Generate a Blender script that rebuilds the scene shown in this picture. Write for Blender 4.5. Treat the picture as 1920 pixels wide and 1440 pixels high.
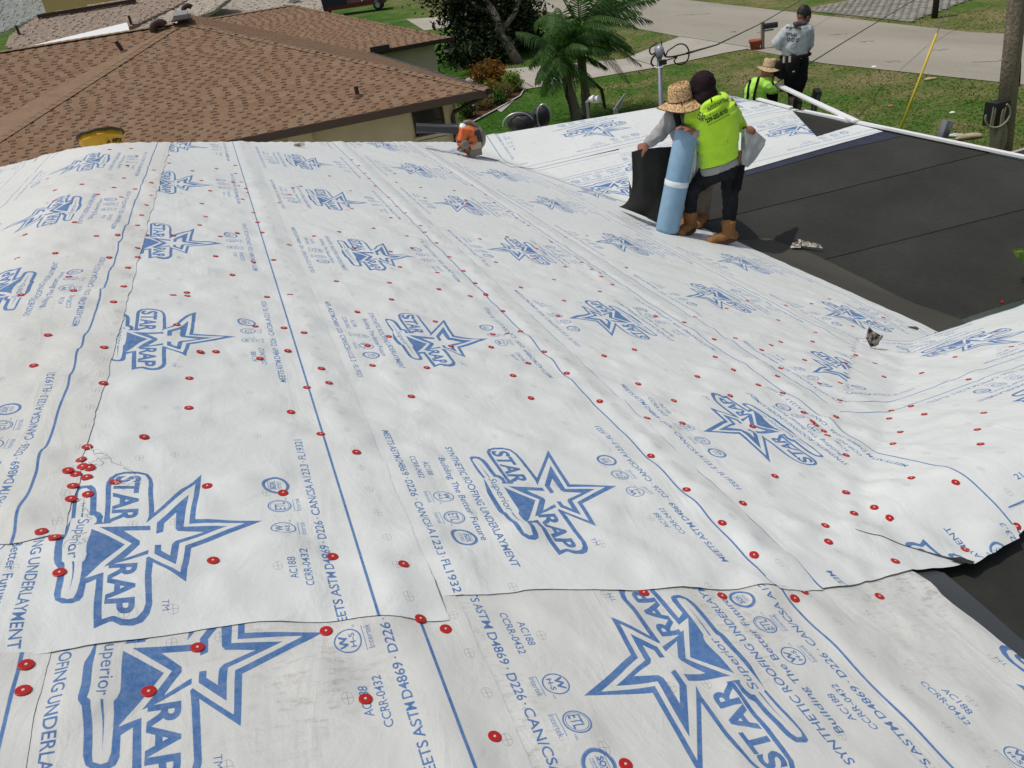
import bpy, bmesh, math, random
import numpy as np
from mathutils import Vector, Matrix, noise, Quaternion
PI = math.pi
scene = bpy.context.scene
for _o in list(bpy.data.objects): bpy.data.objects.remove(_o, do_unlink=True)
COL = scene.collection
# ------------------------------------------------------------------ camera
FPX, PITCH, ROLL, YAW = 1470.59, 0.503058, -0.152659, 0.284204
O = Vector((0.8975, 0.0, 0.7973))
Fv = Vector((math.sin(YAW)*math.cos(PITCH), math.cos(YAW)*math.cos(PITCH), -math.sin(PITCH)))
R0 = Fv.cross(Vector((0, 0, 1))).normalized(); U0 = R0.cross(Fv)
Rv = math.cos(ROLL)*R0 + math.sin(ROLL)*U0
Uv = -math.sin(ROLL)*R0 + math.cos(ROLL)*U0
cd = bpy.data.cameras.new('camera'); cam = bpy.data.objects.new('camera', cd); COL.objects.link(cam)
cd.sensor_width = 36; cd.lens = 36*FPX/1920; cd.clip_start = .05; cd.clip_end = 2000
cam.matrix_world = Matrix(((Rv.x, Uv.x, -Fv.x, O.x), (Rv.y, Uv.y, -Fv.y, O.y), (Rv.z, Uv.z, -Fv.z, O.z), (0, 0, 0, 1)))
scene.camera = cam
# ------------------------------------------------------------------ light
SUN_AZ, SUN_EL = math.radians(-72), math.radians(69)      # azimuth from +Y toward +X
sdir = Vector((math.sin(SUN_AZ)*math.cos(SUN_EL), math.cos(SUN_AZ)*math.cos(SUN_EL), math.sin(SUN_EL)))
w = bpy.data.worlds.new('World'); scene.world = w; w.use_nodes = True
nt = w.node_tree; nt.nodes.clear()
sk = nt.nodes.new('ShaderNodeTexSky'); sk.sky_type = 'NISHITA'; sk.sun_disc = False
sk.sun_elevation = SUN_EL; sk.sun_rotation = SUN_AZ; sk.dust_density = 2.5; sk.air_density = 1.0
bg = nt.nodes.new('ShaderNodeBackground'); bg.inputs[1].default_value = 0.14
wo = nt.nodes.new('ShaderNodeOutputWorld'); bw = nt.nodes.new('ShaderNodeRGBToBW'); mxs = nt.nodes.new('ShaderNodeMix'); mxs.data_type = 'RGBA'; mxs.inputs[0].default_value = .62
nt.links.new(sk.outputs[0], bw.inputs[0]); nt.links.new(sk.outputs[0], mxs.inputs[6]); nt.links.new(bw.outputs[0], mxs.inputs[7]); nt.links.new(mxs.outputs[2], bg.inputs[0]); nt.links.new(bg.outputs[0], wo.inputs[0])
sl = bpy.data.lights.new('sun', 'SUN'); sl.energy = 2.95; sl.angle = math.radians(0.8); sl.color = (1, .955, .88)
so = bpy.data.objects.new('sun', sl); COL.objects.link(so); so.rotation_euler = sdir.to_track_quat('Z', 'Y').to_euler(); so.location = sdir*60
vs = scene.view_settings; vs.view_transform = 'Standard'; vs.look = 'None'; vs.gamma = 1; vs.use_curve_mapping = False; vs.exposure = -0.34
scene.render.engine = 'CYCLES'; scene.render.resolution_x = 1024; scene.render.resolution_y = 768
# ------------------------------------------------------------------ geometry of the place
S = 0.3501; K = math.sqrt(1+S*S); GZ = -4.4
def ray(x, y): return Fv*FPX + Rv*(x-960) - Uv*(y-720)
def at(x, y, d): r = ray(x, y); return O + r*(d/FPX)                 # point on a sight line at depth d
def hitz(x, y, z=GZ): r = ray(x, y); return O + r*((z-O.z)/r.z)
def hity(x, y, Y): r = ray(x, y); return O + r*((Y-O.y)/r.y)
CPOLY = [(3.0, 9.55), (3.78, 9.5), (6.98, 8.98), (8.25, 3.55), (3.0, 3.6)]
def inpoly(x, y, P):
    c = False; n = len(P)
    for i in range(n):
        a, b = P[i], P[(i+1) % n]
        if (a[1] > y) != (b[1] > y) and x < (b[0]-a[0])*(y-a[1])/(b[1]-a[1])+a[0]: c = not c
    return c
def zmain(x, y):
    z = -(S if x > 0 else .28)*math.sqrt(x*x+.03)+(S if x > 0 else .28)*.173-S*.093
    h = -S*(y-6.2-max(0, -x))
    d = z-h
    return min(z, h) if abs(d) > .06 else min(z, h)-(.06-abs(d))**2*.8
def zC(x, y): return -1.764+.1*(y-3.546)
def zD(x, y): 
    d = y-1.41
    return -.77-.4025*math.sqrt(d*d+.0016) if y < 3.5 else -9
def RZ(x, y):
    z = zmain(x, y) if x < 5.1 else -9
    if x > 3 and inpoly(x, y, CPOLY): z = max(z, zC(x, y))
    if x > 1.8 and y < 3.02: z = max(z, zD(x, y))
    return z
def g1(t, s): return math.exp(-t*t/(2*s*s))
NH = {}
def wr(x, y):
    """wrinkles of the laid sheets"""
    u = x*K
    n1 = noise.noise(Vector((x*.7, y*.5, 1.3)))
    h = .0026*noise.noise(Vector((x*1.6+y*.9, y*.5-x*.3, 5)))
    h -= .0075*abs(noise.noise(Vector(((x*.8+y*.6)*8.5, (y*.8-x*.6)*1.1, 9))))*(1+n1)
    h += .0026*noise.noise(Vector(((x*.5-y*.85)*9, (y*.5+x*.85)*2.2, 2)))
    for c, a in ((.985, .011), (1.93, .010), (2.87, .010), (3.81, .009)):
        w_ = .02*noise.noise(Vector((c, y*1.3, 3)))
        h += a*(.55+.9*noise.noise(Vector((c*3, y*1.1, 7))))*g1(u-c-w_-.02, .024)
        h += .6*a*(.5+noise.noise(Vector((c*5, y*1.7, 4))))*g1(u-c-w_-.06, .02)
    if u < .9:
        h += .005*noise.noise(Vector((x*12, y*6, 6)))*max(0, min(1, (.55-u)*4))
    if y < 5.5:
        for (nx, ny, ph_) in NH.get((int(x//.25), int(y//.25)), ()):
            dx, dy = x-nx, y-ny; r2 = dx*dx+dy*dy
            if r2 < .06:
                r = math.sqrt(r2); th = math.atan2(dy, dx)
                h -= .0030*math.exp(-r2/.0020)
                c_ = math.cos(th-ph_); s1_ = math.cos(th*1-ph_*1.7+2)
                h += (.0095*max(0, c_)**14+.008*max(0, -c_)**18+.007*max(0, s1_)**22)*math.exp(-((r-.09)/.06)**2)
    dv = x-y-.8
    h += (.004*noise.noise(Vector((x*3, y*3, 8)))-.011*abs(noise.noise(Vector(((x+y)*7, (x-y)*2.2, 3)))))*g1(dv, .25) if 2 < x < 4.5 else 0
    if x > 3 and y > 3.6: h *= 1-.65*max(0, min(1, (zC(x, y)-zmain(x, y))/.12))
    return h
def surf(x, y, off=0): return RZ(x, y)+wr(x, y)+off
def hitroof(px, py, off=.03):
    r = ray(px, py); t = .0005; P = O+r*t; last = t
    while t < .02:
        P = O+r*t
        z = RZ(P.x, P.y)+off
        if P.z < z:
            a, b = last, t
            for _ in range(24):
                m = (a+b)/2; P = O+r*m
                if P.z < surf(P.x, P.y, off): b = m
                else: a = m
            return P
        last = t; t += .00003
    return None
NA = """40,1232 34,1280 108,1067 75,992 102,1005 161,834 150,858 152,869 165,871 126,879 140,885 160,889 134,906 162,921 131,931 213,898 270,1280 363,1198 397,1045 386,905 268,814 352,760 353,705 529,919 622,1038 606,1168 680,1295 924,1366 1171,1416 785,1147 832,1165 755,1052 667,843 600,809 616,715 602,689 574,722 544,768 403,655 88,333 102,355 102,374 182,363 227,368 253,353 213,350 153,344 232,332 238,309 205,279 245,277 256,291 315,289 316,303 288,318 283,341 284,365 274,383 265,402 257,421 273,436 257,463 257,480 239,500 231,535 212,564 194,649 192,715 360,318 377,336 393,355 377,379 384,402 373,419 412,440 324,439 349,545 350,551 323,549 403,477 435,512 330,605 374,655 477,606 486,668 474,488 512,484 499,551 543,550 531,611 569,620 539,656 444,434 491,433 482,414 474,396 454,371 462,359 460,351 452,339 436,339 446,346 441,323 440,308 426,290 405,314 548,349 563,346 542,361 523,377 588,439 635,431 541,455 629,521 46,438 31,482 103,473 180,440 220,439 204,481 139,415 128,517 39,551 137,543 89,626 62,683 663,461 732,468 772,461 749,496 729,526 822,538 819,507 733,557 815,597 669,580 688,643 697,680 728,626 844,642 799,684 769,735 881,551 868,504 842,478 818,452 796,432 788,420 762,439 699,424 732,405 760,396 743,383 728,367 703,346 691,332 684,322 672,308 659,297 659,388 656,355 617,327 598,308 739,322 742,338 796,367 788,348 851,354 873,372 872,383 828,312 845,320 884,344 910,362 926,376 953,393 968,405 990,419 1006,461 1033,449 1060,438 1100,437 950,440 899,444 1001,481 1059,496 1090,487 1109,501 1127,514 1148,529 1038,517 1124,542 1174,496 929,487 976,534 890,527 910,548 942,579 975,617 950,623 923,622 920,646 961,699 990,676 1020,655 1062,695 995,741 1046,586 1057,557 1132,661 1124,747 1189,650 1196,712 1229,588 1283,600 1303,587 1362,572 1402,558 1474,567 1459,593 1379,627 1339,631 1446,640 1464,633 1428,649 1341,664 1307,700 1375,688 1422,716 1369,736 1263,745 1279,787 1213,777 1458,700 1464,683 1509,667 1537,711 1576,709 1575,741 1468,731 1507,767 1568,776 1524,784 1530,790 1545,802 1552,810 1411,793 1453,885 1287,912 1220,849 1393,936 1354,975 1587,847 1587,916 1640,944 1602,955 1669,964 1548,978 1554,1008 1680,1042 1810,1025 1414,1034 1710,889 1793,897 1909,976 1840,825 1834,798 1846,766 1734,770 1709,755 1689,803 1675,826 1668,778 1672,764 1658,700 1641,674 1729,693 1817,705 1866,615 1898,642 1792,661 1706,654 1877,577 1757,618 1605,660 1586,672 1524,634 1529,617 1599,605 1642,598 1598,576 1657,589 1555,554 1522,563 1206,1096 1354,1103 1508,1095 1491,1108 1651,1103 1634,1073 1712,1088 1747,1100 1760,1130 1402,1151 1281,1201 1646,1252 1882,1281 1380,1342 1574,1363 903,785 760,812 1061,829 1172,798 1179,937 1064,995 833,904 895,991 940,1106 1039,1095 1203,1096 983,1133 1046,230 1009,249 1065,252 1181,211 1217,203 1143,215 1207,237 1034,282 1096,277 947,256 959,276 973,307 999,307 1033,321 1070,312 1109,296 1159,291 1237,268 1156,327 1149,353 1114,336 1083,335 1108,352 1396,197 1410,224 1454,212 1444,250 1557,276 1591,267 1640,256 1509,290 1469,300 1688,368"""
for t in NA.split():
    a_, b_ = map(int, t.split(',')); P = hitroof(a_, b_)
    if P is not None and P.y < 5.5 and not any((P.x-q[0])**2+(P.y-q[1])**2 < .0144 for q in NH.get((int(P.x//.25), int(P.y//.25)), ())):
        ph_ = (a_*7+b_*13) % 628/100
        for i in range(-1, 2):
            for j in range(-1, 2): NH.setdefault((int(P.x//.25)+i, int(P.y//.25)+j), []).append((P.x, P.y, ph_))
# ------------------------------------------------------------------ object helpers
def tag(o, label=None, cat=None, group=None, kind=None):
    if label: o['label'] = label
    if cat: o['category'] = cat
    if group: o['group'] = group
    if kind: o['kind'] = kind
    return o
def empty(name, loc, label=None, cat=None, group=None, kind=None):
    o = bpy.data.objects.new(name, None); COL.objects.link(o); o.location = loc; o.empty_display_size = .2
    bpy.context.view_layer.update() if False else None
    o['_b'] = 1; del o['_b']
    return tag(o, label, cat, group, kind)
def par(o, p):
    if p is not None:
        o.parent = p
        q = p; T = Matrix.Identity(4)
        T = wm(p)
        o.matrix_parent_inverse = T.inverted()
def wm(o):
    m = o.matrix_basis.copy()
    if o.parent is not None: m = wm(o.parent) @ o.matrix_parent_inverse @ m
    return m
class MB:
    def __init__(s): s.v = []; s.f = []; s.m = []; s.uv = {}
    def add(s, vs_, fs, mi=0):
        n = len(s.v); s.v += [tuple(v) for v in vs_]
        for f in fs: s.f.append(tuple(i+n for i in f)); s.m.append(mi)
        return n
    def box(s, c, size, rot=None, mi=0, taper=1):
        hx, hy, hz = [q/2 for q in size]
        P = [Vector((x*(taper if z > 0 else 1), y*(taper if z > 0 else 1), z)) for x in (-hx, hx) for y in (-hy, hy) for z in (-hz, hz)]
        if rot is not None: P = [rot @ p for p in P]
        P = [p+Vector(c) for p in P]
        s.add(P, [(0, 1, 3, 2), (4, 6, 7, 5), (0, 4, 5, 1), (2, 3, 7, 6), (0, 2, 6, 4), (1, 5, 7, 3)], mi)
    def bar(s, a, b, w_, h_, up=Vector((0, 0, 1)), mi=0):
        a = Vector(a); b = Vector(b); d = b-a; L = d.length; d.normalize()
        x = d.cross(up); x = x.normalized() if x.length > 1e-5 else Vector((1, 0, 0)); z = x.cross(d)
        M = Matrix((x, d, z)).transposed()
        s.box((a+b)/2, (w_, L, h_), M, mi)
    def tube(s, pts, r, n=8, mi=0, cap=True):
        pts = [Vector(p) for p in pts]; rs = r if isinstance(r, (list, tuple)) else [r]*len(pts)
        prev = None; rings = []
        for i, p in enumerate(pts):
            d = (pts[min(i+1, len(pts)-1)]-pts[max(i-1, 0)])
            d = d.normalized() if d.length > 1e-9 else Vector((0, 0, 1))
            if prev is None:
                a = d.cross(Vector((0, 0, 1)) if abs(d.z) < .9 else Vector((1, 0, 0))).normalized()
            else:
                a = (prev - d*prev.dot(d)).normalized()
            prev = a; b = d.cross(a)
            rings.append([p+(a*math.cos(2*PI*k/n)+b*math.sin(2*PI*k/n))*rs[i] for k in range(n)])
        vs_ = [v for q in rings for v in q]; fs = []
        for i in range(len(pts)-1):
            for k in range(n): fs.append((i*n+k, i*n+(k+1) % n, (i+1)*n+(k+1) % n, (i+1)*n+k))
        if cap: fs.append(tuple(reversed(range(n)))); fs.append(tuple((len(pts)-1)*n+k for k in range(n)))
        s.add(vs_, fs, mi)
    def lathe(s, prof, c=(0, 0, 0), n=20, rot=None, mi=0, sx=1, sy=1):
        vs_ = []
        for r, z in prof:
            for k in range(n):
                v = Vector((r*math.cos(2*PI*k/n)*sx, r*math.sin(2*PI*k/n)*sy, z))
                if rot is not None: v = rot @ v
                vs_.append(v+Vector(c))
        fs = []
        for i in range(len(prof)-1):
            for k in range(n): fs.append((i*n+k, i*n+(k+1) % n, (i+1)*n+(k+1) % n, (i+1)*n+k))
        s.add(vs_, fs, mi)
    def prism(s, poly, th, M=None, mi=0):
        n = len(poly); A = [Vector((p[0], p[1], 0)) for p in poly]+[Vector((p[0], p[1], th)) for p in poly]
        if M is not None: A = [M @ p for p in A]
        fs = [tuple(reversed(range(n))), tuple(range(n, 2*n))]+[(i, (i+1) % n, n+(i+1) % n, n+i) for i in range(n)]
        s.add(A, fs, mi)
    def mesh(s, name, mats, smooth=False):
        me = bpy.data.meshes.new(name); me.from_pydata(s.v, [], s.f)
        for m in (mats if isinstance(mats, (list, tuple)) else [mats]): me.materials.append(m)
        if any(s.m): me.polygons.foreach_set('material_index', s.m)
        if smooth: me.polygons.foreach_set('use_smooth', [True]*len(me.polygons))
        me.update(); return me
def obj(name, mb, mats, parent=None, smooth=False, label=None, cat=None, group=None, kind=None):
    """mb in world coordinates; origin is moved to the mesh centre"""
    me = mb.mesh(name, mats, smooth) if isinstance(mb, MB) else mb
    o = bpy.data.objects.new(name, me); COL.objects.link(o)
    if isinstance(mb, MB) and len(me.vertices):
        co = np.empty(len(me.vertices)*3); me.vertices.foreach_get('co', co); co = co.reshape(-1, 3)
        c = (co.max(0)+co.min(0))/2; c[2] = co[:, 2].min()
        co -= c; me.vertices.foreach_set('co', co.ravel()); me.update(); o.location = c
    if parent is not None: par(o, parent)
    return tag(o, label, cat, group, kind)
# ------------------------------------------------------------------ materials
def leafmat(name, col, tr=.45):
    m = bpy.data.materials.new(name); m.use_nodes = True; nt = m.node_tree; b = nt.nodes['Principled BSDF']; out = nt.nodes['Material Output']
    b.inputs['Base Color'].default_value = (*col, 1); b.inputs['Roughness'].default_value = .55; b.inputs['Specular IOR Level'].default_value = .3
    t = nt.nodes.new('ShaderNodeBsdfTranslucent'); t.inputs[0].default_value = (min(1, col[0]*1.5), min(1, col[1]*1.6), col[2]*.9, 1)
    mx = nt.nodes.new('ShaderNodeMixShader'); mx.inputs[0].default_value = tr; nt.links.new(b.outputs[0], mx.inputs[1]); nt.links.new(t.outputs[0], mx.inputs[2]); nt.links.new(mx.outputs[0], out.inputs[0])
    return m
def spline(pts, k=6):
    P = [Vector(p) for p in pts]; P = [P[0]*2-P[1]]+P+[P[-1]*2-P[-2]]; r = []
    for i in range(1, len(P)-2):
        for j in range(k):
            t = j/k; a, b, c, d = P[i-1:i+3]
            r.append(.5*((2*b)+(c-a)*t+(2*a-5*b+4*c-d)*t*t+(3*b-a-3*c+d)*t**3))
    return r+[P[-2]]
def mat(name, col, rough=.7, metal=0, spec=.5, bump=None, var=0, vscale=5, coat=0, emis=None, alpha=None, trans=0, sheen=0, var2=0, v2scale=40):
    m = bpy.data.materials.new(name); m.use_nodes = True; nt = m.node_tree; b = nt.nodes['Principled BSDF']
    b.inputs['Base Color'].default_value = (*col, 1); b.inputs['Roughness'].default_value = rough
    b.inputs['Metallic'].default_value = metal; b.inputs['Specular IOR Level'].default_value = spec
    b.inputs['Coat Weight'].default_value = coat; b.inputs['Transmission Weight'].default_value = trans
    b.inputs['Sheen Weight'].default_value = sheen
    tc = nt.nodes.new('ShaderNodeTexCoord')
    src = None
    if var or var2:
        last = None
        for amt, sc in ((var, vscale), (var2, v2scale)):
            if not amt: continue
            n = nt.nodes.new('ShaderNodeTexNoise'); n.inputs['Scale'].default_value = sc; n.inputs['Detail'].default_value = 5
            nt.links.new(tc.outputs['Object'], n.inputs['Vector'])
            mr = nt.nodes.new('ShaderNodeMapRange'); mr.inputs[1].default_value = .3; mr.inputs[2].default_value = .7
            mr.inputs[3].default_value = 1-amt; mr.inputs[4].default_value = 1+amt
            nt.links.new(n.outputs[0], mr.inputs[0])
            mx = nt.nodes.new('ShaderNodeMix'); mx.data_type = 'RGBA'; mx.blend_type = 'MULTIPLY'; mx.inputs[0].default_value = 1
            if last is None: mx.inputs[6].default_value = (*col, 1)
            else: nt.links.new(last, mx.inputs[6])
            nt.links.new(mr.outputs[0], mx.inputs[7]); last = mx.outputs[2]
        nt.links.new(last, b.inputs['Base Color'])
    if bump:
        n = nt.nodes.new('ShaderNodeTexNoise'); n.inputs['Scale'].default_value = bump[0]; n.inputs['Detail'].default_value = 4
        nt.links.new(tc.outputs['Object'], n.inputs['Vector'])
        bp = nt.nodes.new('ShaderNodeBump'); bp.inputs['Strength'].default_value = bump[1]; bp.inputs['Distance'].default_value = bump[2] if len(bump) > 2 else .02
        nt.links.new(n.outputs[0], bp.inputs['Height']); nt.links.new(bp.outputs[0], b.inputs['Normal'])
    return m
def N(nt, t, **k):
    n = nt.nodes.new(t)
    for a, v in k.items(): setattr(n, a, v)
    return n
LG_OUT = [(-60,-96),(-90,-96),(-215,-99),(-241,-97),(-260,-86),(-268,-66),(-266,-41),(-254,-19),(-230,-9),(-198,-4),(-91,-1),(-243,96),(-52,82),(-34,218),(50,73),(157,63),(91,4),(215,6),(237,1),(255,-10),(262,-26),(259,-45),(249,-57),(249,-62),(262,-86),(130,-91),(141,-107),(182,-106),(195,-110),(201,-121),(199,-137),(186,-150),(168,-155),(84,-160),(72,-166),(60,-168),(-19,-169)]
LG_OUT2 = [(-84,-157),(-146,-160),(-199,-159),(-210,-157),(-214,-149),(-209,-129),(-194,-120),(-176,-116),(-109,-113),(-102,-104),(-87,-98),(-72,-99)]
LG_IN = [(-89,-86),(-214,-88),(-238,-87),(-253,-79),(-258,-66),(-256,-40),(-247,-24),(-225,-16),(-199,-14),(-78,-11),(-52,-15),(-53,-14),(-76,0),(-204,82),(-38,69),(-30,181),(40,62),(132,54),(69,-5),(73,-9),(210,-5),(227,-9),(242,-19),(246,-30),(244,-42),(236,-54),(236,-60),(242,-74),(112,-80),(124,-111),(22,-50),(-41,-115),(59,-112),(70,-114),(77,-119),(170,-118),(187,-121),(189,-130),(182,-141),(167,-143),(74,-149),(68,-154),(54,-154),(-17,-156),(-77,-157),(-86,-156),(-88,-150),(-193,-154),(-201,-150),(-201,-139),(-191,-132),(-177,-129),(-94,-124),(-93,-116),(-82,-110),(-68,-109),(-58,-114),(-59,-81)]
LG_W = [(-46,-101),(-40,-6),(-23,-5),(-26,-55),(13,-23),(25,-23),(72,-49),(46,-6),(60,-6),(96,-81),(20,-38)]
LG_I1 = [(-9,6),(-52,6),(-158,68),(-30,58),(-21,145),(31,51),(103,45),(61,5),(31,5),(32,17),(52,17),(71,34),(32,37),(21,44),(-5,97),(-15,47),(-25,42),(-86,43),(-48,20),(-15,19)]
LG_SP = [[(-175,-140),(-88,-136),(-91,-140)],[(73,-136),(73,-132),(165,-130)]]
# ------------------------------------------------------------------ printed pattern of the underlayment, drawn once into a tiling mask
PW, PH, PS = 1.12, 1.07, 3000          # period along, width across, samples per metre
def text_polys(s, a0, a1, h, b0, off=0.0, spc=1.0, flip=False, sp2=None):
    cu = bpy.data.curves.new('t', 'FONT'); cu.body = s; cu.offset = off; cu.resolution_u = 4; cu.space_character = spc; cu.space_word = sp2 or 1
    ob = bpy.data.objects.new('t', cu); me = ob.to_mesh()
    me.calc_loop_triangles()
    co = np.array([v.co[:2] for v in me.vertices]); tr = np.array([t.vertices[:] for t in me.loop_triangles])
    x0, x1 = co[:, 0].min(), co[:, 0].max()
    X = a0+(co[:, 0]-x0)/(x1-x0)*(a1-a0); Y = b0+co[:, 1]/.73*h
    ob.to_mesh_clear(); bpy.data.objects.remove(ob); bpy.data.curves.remove(cu)
    P = np.stack([X, Y], 1)
    if flip: P = -P
    return P[tr]
def draw_mask():
    sc = PS; Wn, Hn = int(PW*sc), int(PH*sc)
    ink = np.zeros((Hn, Wn), bool); mk = np.zeros((Hn, Wn), bool)
    def fill(P, mode='or', cv=ink):
        P = np.asarray(P, float); X = (P[:, 0]+PW/2)*sc; Y = (P[:, 1]+PH/2)*sc
        x0, x1 = int(max(X.min()-1, -Wn)), int(X.max()+2); y0, y1 = int(max(Y.min()-1, 0)), int(min(Y.max()+2, Hn))
        if x1 <= x0 or y1 <= y0: return
        gx = np.arange(x0, x1)+.5; gy = np.arange(y0, y1)+.5
        ins = np.zeros((len(gy), len(gx)), bool); n = len(P)
        for i in range(n):
            ax, ay, bx, by = X[i], Y[i], X[(i+1) % n], Y[(i+1) % n]
            if ay == by: continue
            r = (gy > min(ay, by)) & (gy <= max(ay, by))
            if not r.any(): continue
            xc = ax+(gy[r]-ay)*(bx-ax)/(by-ay)
            ins[r] ^= gx[None, :] > xc[:, None]
        cols = np.arange(x0, x1) % Wn
        sub = cv[y0:y1][:, cols]
        cv[y0:y1, cols] = (sub | ins) if mode == 'or' else (sub ^ ins)
    def mm(L): return [(a/1000, b/1000) for a, b in L]
    fill(mm(LG_OUT+LG_OUT2)); fill(mm(LG_IN), 'xor'); fill(mm(LG_W)); fill(mm(LG_I1))
    for q in LG_SP: fill(mm(q))
    def txt(*a, cv=ink, **k):
        for t in text_polys(*a, **k): fill(t, cv=cv)
    txt('STAR', -.248, -.062, .050, -.081, off=.035, spc=1.02)
    txt('RAP', .088, .232, .048, -.070, off=.035)
    txt('Superior', -.082, .066, .022, -.144, off=.004)
    txt('TM', .205, .232, .013, .022, off=0)
    def ring(a, b, r, w_, cv=ink, n=28, sq=1):
        for i in range(n):
            t0, t1 = 2*PI*i/n, 2*PI*(i+1)/n
            fill([(a+r*math.cos(t0), b+r*sq*math.sin(t0)), (a+r*math.cos(t1), b+r*sq*math.sin(t1)), (a+(r-w_)*math.cos(t1), b+(r-w_)*sq*math.sin(t1)), (a+(r-w_)*math.cos(t0), b+(r-w_)*sq*math.sin(t0))], cv=cv)
    def rect(a, b, w_, h_, cv=ink): fill([(a-w_/2, b-h_/2), (a+w_/2, b-h_/2), (a+w_/2, b+h_/2), (a-w_/2, b+h_/2)], cv=cv)
    for fl in (False, True):
        q = -1 if fl else 1
        def T(s, a0, a1, h, b0, **k): txt(s, a0, a1, h, b0, flip=fl, **k)
        def RC(a, b, w_, h_): rect(q*a, q*b, w_, h_)
        a0 = -.376 if not fl else -.334
        T('MEETS ASTM D4869 \u00b7 D226 \u00b7 CAN/CSA A123.3 \u00b7 FL19321', a0, a0+.738, .0195, -.368 if not fl else -.344, off=.014, sp2=.7)
        sh = 0 if not fl else .028
        da = 0 if not fl else .01
        T('CCRR-0432', -.215+da, -.097+da, .0165, -.327+sh, off=.010)
        T('AC188', -.185+da, -.117+da, .0165, -.299+sh, off=.010)
        bb = -.287+sh
        for i, a in enumerate((-.012, .083, .168)):
            a += da
            if i < 2:
                ring(q*a, q*bb, .0265, .003)
                T('Intertek', a-.024, a+.026, .0125, bb-.046, off=0)
                RC(a, bb-.031, .052, .0016); T('us', a+.026, a+.036, .007, bb-.018)
            if i == 0:
                T('W', a-.017, a+.015, .016, bb+.001, off=.04); T('H-S', a-.015, a+.014, .011, bb-.014, off=.03); 
            if i == 1:
                T('ETL', a-.016, a+.016, .024, bb-.012, off=.012); ring(q*a, q*bb, .0215, .0015)
            if i == 2:
                ring(q*a, q*bb, .0295, .006); ring(q*a, q*bb, .031, .0012)
                T('SOX', a-.015, a+.015, .011, bb+.003, off=.04); RC(a, bb+.001, .034, .0015); RC(a, bb+.017, .034, .0015)
                T('MEMBER', a-.014, a+.014, .006, bb-.009); RC(a, bb-.011, .03, .001)
        if not fl:
            T('SYNTHETIC ROOFING UNDERLAYMENT', -.272, .288, .0205, -.212, off=.014, sp2=.8)
            T('Building The Better Future', -.205, .18, .0185, -.249, off=.012)
    for b in (-.405, .405): rect(0, b, PW, .0058)
    def mark(a, b):
        ring(a, b, .013, .0011, cv=mk, n=20, sq=.75); rect(a, b, .026, .0011, mk); rect(a, b, .0011, .0195, mk)
    rr = random.Random(4)
    for sgn in (-1, 1):
        for i in range(11): mark(-.55+i*.1018, sgn*.475)
        for i in range(4): mark(-.46+i*.28+.03*sgn, sgn*.235+ .0)
        for i in range(4): mark(-.33+i*.28, sgn*.04)
    def down(c):
        h, w_ = c.shape; h -= h % 2; w_ -= w_ % 2
        c = c[:h, :w_].astype(np.float32); return (c[::2, ::2]+c[1::2, ::2]+c[::2, 1::2]+c[1::2, 1::2])/4
    a, b = down(ink), down(mk); H, W_ = a.shape
    im = bpy.data.images.new('underlayment_print', W_, H, alpha=False, float_buffer=False); im.colorspace_settings.name = 'Non-Color'
    px = np.zeros((H, W_, 4), np.float32); px[..., 0] = a; px[..., 1] = b; px[..., 3] = 1
    im.pixels.foreach_set(px.ravel()); im.update(); im.pack(); return im
PRINT = draw_mask()
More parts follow.
